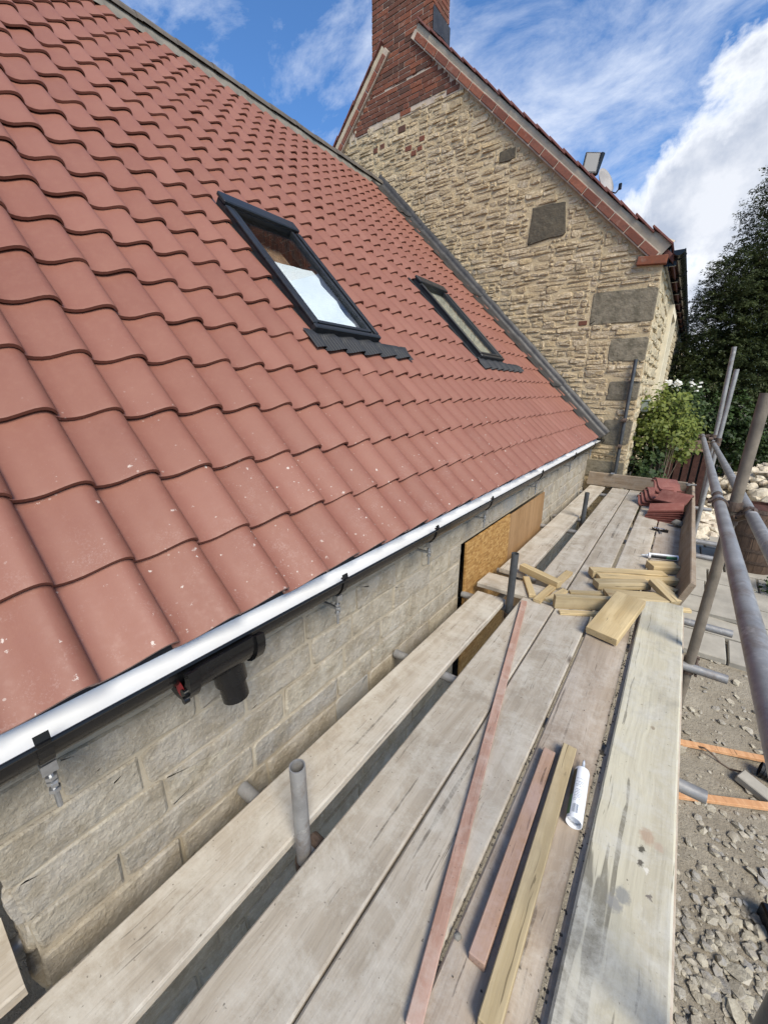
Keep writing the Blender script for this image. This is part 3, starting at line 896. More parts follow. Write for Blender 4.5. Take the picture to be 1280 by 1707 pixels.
    # ridge: half-round ridge tiles bedded in grey mortar
    ridge = empty('ridge', (xr - CO[0], -CO[1], zr - CO[2])); ridge.parent = cottage
    bed = MB()
    ys = list(np.arange(Y_NEAR, YG - .03, .06)); V = []; F = []
    for y in ys:
        w = .135 + .02 * mnoise.noise(Vector((y * 3, 0, 0))); 
        for a, b in ((-w, -.10), (-w * .72, .0), (-.05, .075), (.05, .075), (w * .72, .0), (w, -.10)):
            V.append((a + .008 * mnoise.noise(Vector((y * 9, a * 20, 1))), y, b + .012 * mnoise.noise(Vector((y * 7, a * 9, 5)))))
    for i in range(len(ys) - 1):
        for j in range(5): a = i * 6 + j; F.append((a, a + 1, a + 7, a + 6))
    bed.add(V, F); bed.build('ridge_bedding', M_RIDGE, ridge, smooth=True)
    y = Y_NEAR
    while y < YG - .1:
        L = min(.42, YG - .02 - y); mb = MB(); V = []; F = []
        for yy, rr in ((0, .125), (L - .03, .118), (L - .03, .126), (L + .02, .126)):
            for i in range(9):
                a = math.pi * i / 8; V.append((math.cos(a) * rr, yy, math.sin(a) * rr * .82 - .01))
        for q in range(3):
            for i in range(8): a = q * 9 + i; F.append((a, a + 1, a + 10, a + 9))
        n0 = len(V)
        F.append(tuple(range(9)))
        mb.add(V, F); mb.build('ridge_tile', M_RIDGETILE, ridge, (0, y, 0.022), (rn.uniform(-.012, .012), rn.uniform(-.03, .03), rn.uniform(-.01, .01)), smooth=False)
        y += .42
    # lead abutment flashing where the slope meets the old gable, in lapped lengths
    lead = empty('abutment_flashing', (-CO[0], -CO[1], -CO[2])); lead.parent = cottage
    s = -.04; q = 0
    while s < RIDGE_S + .02:
        L = 1.02; s1 = min(s + L, RIDGE_S + .06); V = []; F = []
        ns = 13
        for i in range(ns):
            ss = s + (s1 - s + .06) * i / (ns - 1); lift = .004 + .006 * q % .012 + (.006 if i < 1 else 0)
            w = lambda k: .010 * mnoise.noise(Vector((ss * 5, k * 3.1, q)))
            wid = .42 - .03 * ss / 6
            prof = [(YG - wid + w(1) * 1.2, .040 + w(2)), (YG - wid * .78 + w(3), .054 + w(4)), (YG - wid * .52, .044 + w(5)), (YG - .13, .050 + w(6)), (YG - .06, .062 + w(7)), (YG - .040, .10), (YG - .040 + w(8) * .2, .150 + w(9) * .8), (YG + .01, .16 + w(9))]
            for (yy, nn) in prof: V.append(roof_pt(yy, ss, nn + lift))
        m = len(prof)
        for i in range(ns - 1):
            for j in range(m - 1): a = i * m + j; F.append((a, a + 1, a + m + 1, a + m))
        mb = MB(); mb.add(V, F); mb.build('lead_sheet', M_LEAD, lead, smooth=True)
        s = s1 - .0; q += 1
roof()

def gutter():
    GX, GZ, GR = -.978, .705, .058
    g = empty('gutter', (-CO[0], -CO[1], -CO[2])); g.parent = cottage
    n = 14
    def half(r, y0, y1, a0=math.pi, a1=2 * math.pi):
        V = []; F = []
        for y in (y0, y1):
            for i in range(n + 1):
                a = a0 + (a1 - a0) * i / n; V.append((GX + math.cos(a) * r, y, GZ + math.sin(a) * r * 1.22))
        for i in range(n): F.append((i, i + 1, n + 2 + i, n + 1 + i))
        return V, F
    y0, y1 = Y_NEAR, YG - .05
    mb = MB(); V, F = half(GR, y0, y1); mb.add(V, F); mb.build('gutter_trough', M_BLACK, g, smooth=True)
    mb = MB(); V, F = half(GR - .0035, y0, y1); V = [(x, y, GZ - .002 + (z - GZ) * .36) for x, y, z in V]; mb.add(V, [f[::-1] for f in F]); mb.build('gutter_lining', M_GUTTERWHITE, g, smooth=True)  # white inside shaped shallower than the trough, facing up to look brighter
    mb = MB()   # rolled front bead and back edge
    mb.tube((GX + GR, y0, GZ + .002), (GX + GR, y1, GZ + .002), .0055, 8); mb.tube((GX - GR, y0, GZ + .002), (GX - GR, y1, GZ + .002), .004, 8)
    mb.build('gutter_bead', M_BLACK, g)
    mb = MB(); V, F = half(GR + .003, y1 - .03, y1 + .01); mb.add(V, F)
    mb.add([(GX + math.cos(math.pi + math.pi * i / n) * (GR + .003), y1 + .01, GZ + math.sin(math.pi + math.pi * i / n) * (GR + .003) * 1.22) for i in range(n + 1)], [tuple(range(n + 1))])
    mb.build('stop_end', M_BLACK, g)
    # running outlet: deep union wrapped round the trough, raised rims, angled spout
    mb = MB(); CX_, CZ_ = GX + .012, GZ - .020
    A0, A1 = math.pi * .96, 2 * math.pi + .30
    def shell(ya, yb, rr, ri):
        ang = [A0 + (A1 - A0) * i / n for i in range(n + 1)]
        V = [(CX_ + math.cos(a) * r, y, CZ_ + math.sin(a) * r) for y in (ya, yb) for r in (rr, ri) for a in ang]
        k = n + 1; F = []
        for i in range(n):
            F += [(i, i + 1, 2 * k + i + 1, 2 * k + i), (i, k + i, k + i + 1, i + 1), (2 * k + i, 2 * k + i + 1, 3 * k + i + 1, 3 * k + i)]
        F += [(n, k + n, 3 * k + n, 2 * k + n)]
        mb.add(V, F)
    shell(.375, .575, .080, .062); shell(.360, .388, .090, .062); shell(.562, .590, .090, .062)
    sp = Vector((GX + .018, .505, GZ - .070)); dd = Vector((.14, .05, -1)).normalized()
    mb.tube(sp, sp + dd * .075, .047, 20); mb.tube(sp + dd * .070, sp + dd * .135, .039, 20, hollow=.003)
    mb.tube((CX_ + .05, .354, CZ_ - .050), (CX_ + .05, .366, CZ_ - .050), .014, 10); mb.tube((CX_ + .062, .348, CZ_ - .060), (CX_ + .062, .362, CZ_ - .060), .010, 10)
    o = mb.build('gutter_outlet', M_BLACK, g, smooth=True); auto_smooth(o, 40)
    mb = MB(); mb.lathe([(.001, 0), (.026, 0)], 16, Matrix.Translation((CX_ + .030, .3585, CZ_ - .046)) @ Matrix.Rotation(R(90), 4, 'X'), close=False); mb.build('red_seal', m_plain('red_seal', (.20, .012, .015), .4), o)
    # rise-and-fall brackets: strap round the trough, carrier and threaded rod
    for yb in (.082, .990, 1.70, 2.44, 3.60, 4.92, 6.1):
        mb = MB()
        for dy in (-.012, .012): pass
        V = []; F = []; m = 12; a0, a1 = math.pi * 1.02, 2 * math.pi + .45
        for rr in (GR + .001, GR + .005):
            for yy in (yb - .013, yb + .013):
                for i in range(m + 1):
                    a = a0 + (a1 - a0) * i / m; V.append((GX + math.cos(a) * rr, yy, GZ + math.sin(a) * rr * (1.22 if a < 2 * math.pi else 1)))
        k = m + 1
        for i in range(m):
            F += [(2 * k + i, 2 * k + i + 1, 3 * k + i + 1, 3 * k + i), (i, k + i, k + i + 1, i + 1), (i, i + 1, 2 * k + i + 1, 2 * k + i), (k + i, 3 * k + i, 3 * k + i + 1, k + i + 1)]
        mb.add(V, F)
        mb.box(GX + GR - .012, GX + GR + .010, yb - .011, yb + .011, GZ + .006, GZ + .012)
        b = mb.build('gutter_bracket', M_BLACK, g)
        mb = MB(); xr = GX + .012
        mb.box(xr - .014, xr + .014, yb - .014, yb + .014, GZ - GR * 1.22 - .030, GZ - GR * 1.22 - .004)
        mb.box(WALLX - .01, xr + .012, yb - .006, yb + .006, GZ - GR * 1.22 - .072, GZ - GR * 1.22 - .062)
        mb.tube((xr, yb, GZ - GR * 1.22 - .005), (xr, yb, GZ - GR * 1.22 - .135), .0055, 8)
        for z in (-.045, -.058, -.080): mb.tube((xr, yb, GZ - GR * 1.22 + z), (xr, yb, GZ - GR * 1.22 + z - .009), .0115, 6)
        mb.build('threaded_rod', M_ZINC, g)
gutter()

def skylight(y0, y1, s0, s1, first):
    o = empty('skylight', (-CO[0], -CO[1], -CO[2])); o.parent = cottage
    def bar(m, ya, yb, sa, sb, n0, n1, ch=.004):
        ctr = roof_pt((ya + yb) / 2, (sa + sb) / 2, (n0 + n1) / 2)
        M = Matrix.Translation(ctr) @ Matrix.Rotation(TH, 4, 'Y')
        m.cham(sb - sa, yb - ya, n1 - n0, ch, M)
    f = MB(); w = .042
    bar(f, y0, y0 + w, s0, s1, -.06, .075); bar(f, y1 - w, y1, s0, s1, -.06, .075)
    bar(f, y0 + w, y1 - w, s0, s0 + w, -.06, .070); bar(f, y0 + w, y1 - w, s1 - w, s1, -.06, .070)
    f.build('frame', M_FRAME, o)
    h = MB(); bar(h, y0 - .010, y1 + .010, s1 - .10, s1 + .012, .078, .108, .007); h.build('top_hood', M_FRAME, o)
    h = MB()
    bar(h, y0 - .010, y0 + .030, s0 + .02, (s0 + s1) / 2 - .02, .0765, .092); bar(h, y0 - .010, y0 + .030, (s0 + s1) / 2 - .018, s1 - .116, .0765, .092)
    bar(h, y1 - .030, y1 + .010, s0 + .02, (s0 + s1) / 2 - .02, .0765, .092); bar(h, y1 - .030, y1 + .010, (s0 + s1) / 2 - .018, s1 - .116, .0765, .092)
    bar(h, y0 - .01, y1 + .01, s0 - .018, s0 + .018, .020, .090, .006)
    h.build('cladding_strip', M_FRAME, o)
    sh = MB(); e = .026
    a0, a1, b0, b1 = y0 + w + .003, y1 - w - .003, s0 + w + .003, s1 - w - .03
    bar(sh, a0, a0 + e, b0, b1, .02, .083, .003); bar(sh, a1 - e, a1, b0, b1, .02, .083, .003)
    bar(sh, a0 + e, a1 - e, b0, b0 + e, .02, .080, .003); bar(sh, a0 + e, a1 - e, b1 - e, b1, .02, .080, .003)
    sh.build('sash', M_FRAME, o)
    gm = MB(); bar(gm, a0 + e - .004, a1 - e + .004, b0 + e - .004, b1 - e + .004, .055, .061, .001); gm.build('pane', M_GLASS, o)
    if first:
        # ragged white sheet taped inside the lower half, bare timber lining above
        mid = b0 + (b1 - b0) * .56
        pts = [(a0 + e, b0 + .035)]
        rn = random.Random(3)
        edge = []
        pts = [(a0 + .03, b0 + .03)]
        for i in range(9): pts.append((a1 - .075 + .016 * math.sin(i * 1.9) + rn.uniform(-.006, .006) - .0 * i, b0 + .04 + (mid - b0 + .02) * i / 8))
        for i in range(5): pts.append((a1 - .09 - (a1 - a0 - .10) * (i + 1) / 5, mid + .05 - .035 * (i + 1) / 5 + rn.uniform(-.004, .004)))
        V = [roof_pt(y, s, .035) for y, s in pts] + [roof_pt(y, s, .030) for y, s in pts]
        n = len(pts)
        F = [tuple(range(n)), tuple(range(2 * n - 1, n - 1, -1))] + [(i, n + i, n + (i + 1) % n, (i + 1) % n) for i in range(n)]
        mb = MB(); mb.add(V, F); mb.build('white_sheet', M_WHITESHEET, o)
        mb = MB()
        for i in range(5):
            d = (a1 - a0 - .02) / 5; bar(mb, a0 + .01 + i * d, a0 + .01 + (i + 1) * d - .006, s0 + .06, s1 - .06, -.14, -.11 + .006 * (i % 2))
        mb.build('timber_lining', M_INTWOOD, o)
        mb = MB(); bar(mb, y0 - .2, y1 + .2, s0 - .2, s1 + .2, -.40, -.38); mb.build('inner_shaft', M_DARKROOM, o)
    else:
        mb = MB(); bar(mb, a0 + .01, a1 - .01, s0 + .06, s1 - .06, .020, .026); mb.build('reflection_panel', M_PANEREFLECT, o)  # added panel under the glass, its colour painting the stone wall's reflection
    # pleated apron dressed over the tiles below
    V = []; F = []
    ya, yb = (y0 - .085, y1 + .36) if first else (y0 - .05, y1 + .50)
    ns = 7; ny = int((yb - ya) / .0085)
    def prof(y):
        t = ((y - .0085) / COVER) % 1.0
        for (t0, z0), (t1, z1) in zip(PROF[2:-1], PROF[3:]):
            if t0 <= t <= t1: return z0 + (z1 - z0) * (t - t0) / (t1 - t0)
        return .010 if t < .06 else .022
    for i in range(ny + 1):
        y = ya + (yb - ya) * i / ny
        top = s0 + .005 if y < y1 + .02 else s0 + .02 - .05
        for j in range(ns + 1):
            q = j / ns; s = top + (s0 - .155 - top) * q
            if q == 1: s += -.012 * (prof(y) / .03)
            k = min(1, q * 2.2)
            n = (1 - k) * .045 + k * (prof(y) + .022)
            V.append(roof_pt(y, s, n + .003 + (.0028 if i % 2 else 0)))
    for i in range(ny):
        for j in range(ns): a = i * (ns + 1) + j; F.append((a, a + ns + 1, a + ns + 2, a + 1))
    mb = MB(); mb.add(V, F); mb.build('apron_flashing', M_PLEAT, o)
    # side soakers
    mb = MB(); bar(mb, y0 - .05, y0 - .001, s0, s1 + .05, -.02, .034, .002); mb.build('side_flashing', M_FRAME, o)
    mb = MB(); bar(mb, y1 + .001, y1 + .05, s0, s1 + .05, -.02, .010, .002); mb.build('side_flashing', M_FRAME, o)
for i, q in enumerate(SKY): skylight(*q, i == 0)

# ------------------------------------------------------------------ the old stone house behind
CX = -.60                               # its right-hand corner
APX, APZ = -4.86, 7.27
SL = .958
SO = (-4.8, YG + 8, -1.3)
house = empty('stone_house', SO, 'tall old limestone house with a brick chimney on its gable and black gutter', 'house')
def rake(x): return APZ - SL * abs(x - APX)
def roofline(x): return NOSE[1] + (NOSE[0] - x) * math.tan(TH)
YF = 24.6
LX = 2 * APX - CX
def stone_house():
    def part(mb, name, mat, smooth=False, parent=None):
        return mb.build(name, mat, parent or house, origin=SO, smooth=smooth)
    # core: gable wall and side wall with two window recesses, all in lime mortar
    mb = MB()
    V, F = prism([(LX, -1.5), (CX, -1.5), (CX, rake(CX) - .10), (APX, APZ - .12), (LX, rake(LX) - .10)], YG, YG + .5); mb.add(V, F)
    gable = part(mb, 'gable_wall', M_MORTAR)
    wins = [(9.55, 10.75, 1.15, 2.80), (15.0, 16.2, 1.15, 2.80), (20.2, 21.5, 1.15, 2.80)]
    mb = MB(); a = YG + .5; zt = 3.10
    for (y0, y1, z0, z1) in wins:
        mb.box(CX - .5, CX - .012, a, y0, -1.5, zt)
        mb.box(CX - .5, CX - .012, y0, y1, -1.5, z0); mb.box(CX - .5, CX - .012, y0, y1, z1, zt); a = y1
    mb.box(CX - .5, CX - .012, a, YF, -1.5, zt)
    mb.box(LX, LX + .5, YG + .5, YF, -1.5, zt); mb.box(LX + .5, CX - .5, YF - .5, YF, -1.5, zt)
    side = part(mb, 'side_wall', M_MORTAR)
    # random coursed rubble of the gable
    rn = random.Random(31)
    special = [(-2.44, -1.90, 3.55, 4.02, 'd'), (-1.40, CX, 2.33, 2.76, 'q'), (-1.07, CX, 1.82, 2.14, 'q'), (-1.0, CX, 1.28, 1.55, 'q'), (-.98, CX, .62, 1.0, 'q'), (-1.15, CX, .12, .38, 'q'),
               (-4.02, -3.72, 3.42, 3.66, 's'), (-3.0, -2.75, 4.72, 4.88, 'd')]
    bricks_low = [(-1.535, -1.42, 2.345, 2.405), (-4.75, -4.62, 5.36, 5.43), (-4.62, -4.52, 5.26, 5.33), (-4.50, -4.40, 5.30, 5.36), (-4.9, -4.75, 5.66, 5.75), (-5.45, -5.36, 5.52, 5.6), (-5.30, -5.2, 5.55, 5.62), (-4.46, -4.36, 5.42, 5.49)]
    vent = (-5.99, -5.86, 5.80, 6.0)
    def bz(x): return 5.93 + .05 * math.sin(x * 7) + .03 * math.sin(x * 23)     # ragged foot of the brickwork
    def skip(a, b, r):
        if r[3] > min(rake(r[0]), rake(r[1])) - .245: 
            if b > min(rake(r[0]), rake(r[1])) - .28: return True
        if b > bz(a) - .03 and a < -3.2: return True
        if b < min(.5, 9) and a < -1.25: return True
        if b < roofline(a) - .28 and a < -1.1: return True
        for q in special:
            if r[0] < q[1] - .02 and r[1] > q[0] + .02 and r[2] < q[3] - .015 and r[3] > q[2] + .015: return True
        for q in bricks_low + [vent]:
            if r[0] < q[1] and r[1] > q[0] and r[2] < q[3] and r[3] > q[2]: return True
        return False
    st = []
    # courses broken into bays so the bed joints wander instead of running dead level
    bays = [LX + 2.9, -6.1, -5.2, -4.3, -3.55, -2.8, -2.05, -1.35, CX + .005]
    for a, b in zip(bays[:-1], bays[1:]):
        st += courses(a - rn.uniform(0, .05), b, -.9 + rn.uniform(0, .08), 7.0, (.045, .118), (.11, .40), rn, skip, .013, .8)
    # some stones split in two thin ones
    st2 = []
    for r in st:
        if r[3] - r[2] > .085 and rn.random() < .5:
            m = (r[2] + r[3]) / 2 + rn.uniform(-.015, .015)
            st2 += [(r[0], r[1] - rn.uniform(0, .04), r[2], m - .009), (r[0] + rn.uniform(0, .04), r[1], m + .009, r[3])]
        else: st2.append(r)
    g3 = lambda a, b, c: (a, YG - c, b)
    lay(st2, g3, 'rubble_stone', M_RUBBLE_STONE, gable, 290, SO, (.005, .020), 32, back=.02, rough=.20)
    for (a0, a1, b0, b1, k) in special:
        V, F = stone_face(a0, a1 + .004, b0, b1, .016 if k != 'q' else .012, rn, .02, .07 if k == 'q' else .18, 14, sq=True)
        W = [g3(*v) for v in V]; c = W[-1]
        o = obj('quoin_stone' if k == 'q' else 'dark_stone', mesh('big_stone', [(p[0] - c[0], p[1] - c[1], p[2] - c[2]) for p in W], F, {'d': M_DARK_STONE, 'q': M_QUOIN, 's': M_SLATE_STONE}[k], True), gable, (c[0] - SO[0], c[1] - SO[1], c[2] - SO[2])); auto_smooth(o, 16)
    lay(bricks_low, g3, 'patch_brick', M_BRICK, gable, 20, SO, (.006, .014), 33, brick=True)
    mb = MB(); a0, a1, b0, b1 = vent; e = .03
    mb.box(a0 - .02, a0 + e - .01, YG - .020, YG + .01, b0 - .02, b1 + .02); mb.box(a1 - e + .01, a1 + .02, YG - .020, YG + .01, b0 - .02, b1 + .02)
    mb.box(a0 + e - .01, a1 - e + .01, YG - .019, YG + .01, b1, b1 + .02); mb.box(a0 + e - .01, a1 - e + .01, YG - .019, YG + .01, b0 - .02, b0)
    v = part(mb, 'vent', M_VERGE, parent=house)
    mb = MB(); mb.box(a0 + e - .01, a1 - e + .01, YG - .004, YG + .01, b0, b1); mb.build('vent_hole', M_DARKROOM, v)
    # brick shoulder under the chimney, laid in stretcher courses between the two verges
    bl, bh = .225, .075; bk = []
    row = 0; z = 5.80
    while z < 7.10:
        hw = (APZ - (z + bh) - .235) / SL
        a = APX - hw + (0 if row % 2 else bl / 2) % bl; x = APX - hw
        xs = [APX - hw]
        q = APX - hw + (bl / 2 if row % 2 else bl * .98)
        while q < APX + hw: xs.append(q); q += bl if rn.random() < .8 else bl / 2
        xs.append(APX + hw)
        for x0, x1 in zip(xs[:-1], xs[1:]):
            xm = (x0 + x1) / 2
            if x1 - x0 < .05 or z < bz(xm) - .04 or abs(xm - APX) > 1.15 + .0: continue
            if -5.46 < xm < -4.26 and z > 6.35: continue
            bk.append((x0 + .004, x1 - .004, z + .005, z + bh - .005))
        z += bh; row += 1
    mb = MB(); V, F = prism([(APX - 1.2, 5.86), (APX + 1.2, 5.86), (APX + 1.2, rake(APX + 1.2) - .18), (APX + .6, rake(APX + .6) - .18), (APX - .6, rake(APX - .6) - .18), (APX - 1.2, rake(APX - 1.2) - .18)], YG - .010, YG + .05)
    mb.add(V, F); sh = part(mb, 'brick_shoulder', M_BRICKMORTAR)
    lay(bk, g3, 'brick', M_BRICK, sh, 140, SO, (.016, .023), 34, brick=True)
    # chimney stack
    c0, c1, cd = -5.46, -4.262, .50
    mb = MB(); mb.box(c0 + .012, c1 - .012, YG - .018, YG + cd, 6.32, 9.05); chim = part(mb, 'chimney', M_BRICKMORTAR)
    fb = []; sb = []; row = 0; z = 6.35
    while z < 9.0:
        q = c0; xs = [c0]; q += bl * (.5 if row % 2 else 1)
        while q < c1 - .06: xs.append(q); q += bl if rn.random() < .78 else bl / 2
        xs.append(c1)
        for x0, x1 in zip(xs[:-1], xs[1:]): fb.append((x0 + (.004 if x0 > c0 else -.004), x1 - (.004 if x1 < c1 else -.004), z + .005, z + bh - .005))
        ys = [YG - .028, YG + (.11 if row % 2 else .225), YG + (.335 if row % 2 else .45), YG + cd]
        for y0, y1 in zip(ys[:-1], ys[1:]): sb.append((y0 + .004, y1 - .004, z + .005, z + bh - .005))
        z += bh; row += 1
    lay(fb, lambda a, b, c: (a, YG - .018 - c, b), 'brick', M_BRICK, chim, 200, SO, (.006, .013), 35, brick=True)
    lay(sb, lambda a, b, c: (c1 - .012 + c, a, b), 'brick', M_BRICK, chim, 90, SO, (.006, .013), 36, brick=True)
    lay(sb, lambda a, b, c: (c0 + .012 - c, a, b), 'brick', M_BRICK, chim, 0, SO, (.006, .013), 37, brick=True)
    mb = MB(); mb.box(c0 - .05, c1 + .05, YG - .07, YG + cd + .05, 9.05, 9.20); mb.box(c0 - .09, c1 + .09, YG - .11, YG + cd + .09, 9.20, 9.30)
    part(mb, 'chimney_cap', M_BRICK, parent=chim).location = (0, 0, 0)
    for x in (-5.15, -4.58):
        mb = MB(); mb.lathe([(.13, 9.30), (.12, 9.34), (.10, 9.65), (.12, 9.70), (.10, 9.72)], 16, Matrix.Translation((x, YG + .24, 0))); part(mb, 'chimney_pot', M_OLDTILE, True, chim).location = (0, 0, 0)
    # lead apron stepping round the right-hand foot of the stack
    mb = MB()
    zr = rake(c1)
    V = [(c1 + .012, YG - .036, zr + .36), (c1 + .012, YG + cd, zr + .36), (c1 + .016, YG - .036, zr + .06), (c1 + .016, YG + cd, zr + .06), (c1 + .17, YG - .036, zr - .085), (c1 + .17, YG + cd, zr - .085)]
    V2 = [(x + .006, y, z + .006) for x, y, z in V]
    mb.add(V + V2, [(6, 8, 9, 7), (8, 10, 11, 9), (0, 1, 3, 2), (2, 3, 5, 4), (0, 2, 8, 6), (2, 4, 10, 8)])
    part(mb, 'chimney_flashing', M_LEAD)
    # verges: a line of bricks on edge, mortar fillet above, roof tiles over
    for sg in (1, -1):
        ve = empty('verge', (0, 0, 0)); ve.parent = house; ve.location = (-SO[0], -SO[1], -SO[2])
        end = (CX - APX) + .02 if sg > 0 else 3.4
        L = end * math.hypot(1, SL); u = Vector((sg / math.hypot(1, SL), 0, -SL / math.hypot(1, SL))); nn = Vector((sg * SL / math.hypot(1, SL), 0, 1 / math.hypot(1, SL)))
        P0 = Vector((APX, YG, APZ))
        def pr(d, n0, y): return P0 + u * d + nn * n0 + Vector((0, y, 0))
        d = .55
        mbm = MB()
        while d < L - (.22 if sg > 0 else 0):
            l = .27 * rn.uniform(.90, 1.12); j = .007
            mb = MB()
            c = pr(d + l / 2, -.128, -.030)
            M = Matrix.Translation(c) @ Matrix(((u.x, 0, nn.x, 0), (0, 1, 0, 0), (u.z, 0, nn.z, 0), (0, 0, 0, 1)))
            mb.cham(l - 2 * j, .085 + rn.uniform(0, .006), .088, .006, M, .003, rn)
            mb.build('verge_brick', M_VERGEBRICK, ve); d += l
        mb = MB(); c = pr((L + .5) / 2 - .02, -.130, .016); M = Matrix.Translation(c) @ Matrix(((u.x, 0, nn.x, 0), (0, 1, 0, 0), (u.z, 0, nn.z, 0), (0, 0, 0, 1)))
        mb.cham(L - .5, .155, .115, .004, M); mb.build('verge_brick_bed', M_BRICKMORTAR, ve)
        # fillet
        V = []; F = []; nseg = 60
        for i in range(nseg + 1):
            d = .5 + (L - .5) * i / nseg; kick = .10 * max(0, (i / nseg - .86) / .14) ** 2 if sg > 0 else 0
            w = .006 * mnoise.noise(Vector((d * 6, sg, 0)))
            for n0, y in ((-.088, -.050 + w), (-.045 + kick * .5, -.060 + w), (.000 + kick, -.066 + w * 2), (.008 + kick, .0)): V.append(pr(d, n0, y))
        for i in range(nseg):
            for j in range(3): a = i * 4 + j; F.append((a, a + 1, a + 5, a + 4))
        mb = MB(); mb.add(V, F); mb.build('verge_mortar', M_VERGE, ve, smooth=True)
        # tiles: edge of each course lapping the next
        d = .5
        while d < L - .16:
            l = .30; kick = .10 * max(0, (d / L - .86) / .14) ** 2 if sg > 0 else 0
            mb = MB(); M = Matrix.Translation(pr(d + l / 2 - .02, .026 + kick + rn.uniform(-.004, .006), .35)) @ Matrix(((u.x, 0, nn.x, 0), (0, 1, 0, 0), (u.z, 0, nn.z, 0), (0, 0, 0, 1))) @ Matrix.Rotation(.055 - kick * 1.2, 4, 'Y')
            mb.cham(l + .05, .89 + rn.uniform(-.012, .012), .022, .003, M); mb.build('verge_tile', M_OLDTILE, ve); d += .285
        # brick corbel at the eaves
        if sg > 0:
            mb = MB(); mb.cham(.34, .12, .10, .006, Matrix.Translation((CX - .13, YG - .012, rake(CX) - .125)) @ Matrix.Rotation(.08, 4, 'Y')); mb.build('corbel_brick', M_BRICK, ve)
    # main roof slabs
    mb = MB()
    e = .12
    for sg in (1, -1):
        x1 = APX + sg * (CX - APX + .10)
        V = [(APX, YG + .02, APZ + .02), (APX, YF, APZ + .02), (x1, YF, rake(x1) + .01), (x1, YG + .02, rake(x1) + .01)]
        V += [(x, y, z - .08) for x, y, z in V]
        mb.add(V, [(0, 1, 2, 3), (7, 6, 5, 4), (0, 3, 7, 4), (1, 5, 6, 2), (2, 6, 7, 3), (0, 4, 5, 1)])
    part(mb, 'main_roof', M_OLDTILE)
    # side wall stones seen along the wall
    def skip2(a, b, r):
        for (y0, y1, z0, z1) in wins:
            if r[0] < y1 + .1 and r[1] > y0 - .1 and r[2] < z1 + .02 and r[3] > z0 - .02: return True
        return False
    sst = courses(YG + .03, YF, -.2, 3.05, (.10, .19), (.22, .5), rn, skip2, .022, 1.0)
    lay(sst, lambda a, b, c: (CX - .012 + c, a, b), 'side_stone', M_SIDE_STONE, side, 120, SO, (.012, .032), 41, rough=.12)
    for (y0, y1, z0, z1) in wins:
        w = empty('window', (-SO[0], -SO[1], -SO[2])); w.parent = house
        mb = MB(); mb.box(CX - .30, CX + .075, y1, y1 + .12, z0 - .06, z1 + .12); mb.box(CX - .30, CX + .075, y0 - .12, y0, z0 - .06, z1 + .12)
        mb.box(CX - .30, CX + .072, y0, y1, z1, z1 + .12); mb.box(CX - .30, CX + .09, y0, y1, z0 - .06, z0)
        mb.build('surround', M_REVEAL, w)
        mb = MB()
        for yy in (y0, (y0 + y1) / 2 - .025, y1 - .05): mb.box(CX - .19, CX - .14, yy, yy + .05, z0, z1)
        for zz in (z0, (z0 + z1) / 2 - .02, z1 - .05): mb.box(CX - .188, CX - .142, y0 + .05, y1 - .05, zz, zz + .05)
        mb.build('frame', M_WHITEPLASTIC, w)
        mb = MB(); mb.box(CX - .170, CX - .165, y0 + .03, y1 - .03, z0 + .03, z1 - .03); mb.build('pane', M_DARKGLASS, w)
    # black eaves gutter with its brackets, and the far downpipe
    g = empty('eaves_gutter', (-SO[0], -SO[1], -SO[2])); g.parent = house
    GX, GZ, GR = CX + .155, 3.13, .062
    V = []; F = []; n = 12
    for y in (YG - .08, YF):
        for i in range(n + 1):
            a = math.pi + math.pi * i / n; V.append((GX + math.cos(a) * GR, y, GZ + math.sin(a) * GR))
    for i in range(n): F.append((i, i + 1, n + 2 + i, n + 1 + i))
    F.append(tuple(range(n + 1)))
    mb = MB(); mb.add(V, F); mb.tube((GX + GR, YG - .08, GZ), (GX + GR, YF, GZ), .007, 6); mb.build('gutter_trough', M_BLACK, g)
    mb = MB(); mb.box(CX + .012, CX + .05, YG + .02, YF, 2.98, 3.20); mb.build('fascia', M_BLACK, g)
    for i in range(18):
        y = YG + .12 + i * .98
        mb = MB()
        V = []; F = []
        for yy in (y, y + .05):
            for k in range(9):
                a = math.pi + math.pi * k / 8; V.append((GX + math.cos(a) * (GR + .012), yy, GZ + math.sin(a) * (GR + .012)))
        for k in range(8): F.append((k, k + 1, 10 + k, 9 + k))
        F += [tuple(range(9)), tuple(range(17, 8, -1))]
        mb.add(V, F); mb.box(CX + .0, GX - .02, y + .01, y + .04, 3.00, 3.06); mb.build('gutter_bracket', M_BLACK, g)
    mb = MB(); mb.path([(GX, YF - .25, GZ - .06), (GX, YF - .25, GZ - .22), (CX + .06, YF - .25, GZ - .5), (CX + .06, YF - .25, -1.0)], .036, 10); mb.build('downpipe', M_BLACK, g, smooth=True)
    # box lamp near the corner, over the climber
    mb = MB(); mb.cham(.10, .22, .16, .012, Matrix.Translation((CX + .06, 7.62, 1.18))); mb.cham(.12, .24, .025, .006, Matrix.Translation((CX + .066, 7.62, 1.275))); part(mb, 'wall_box', M_GREYBOX)
stone_house()

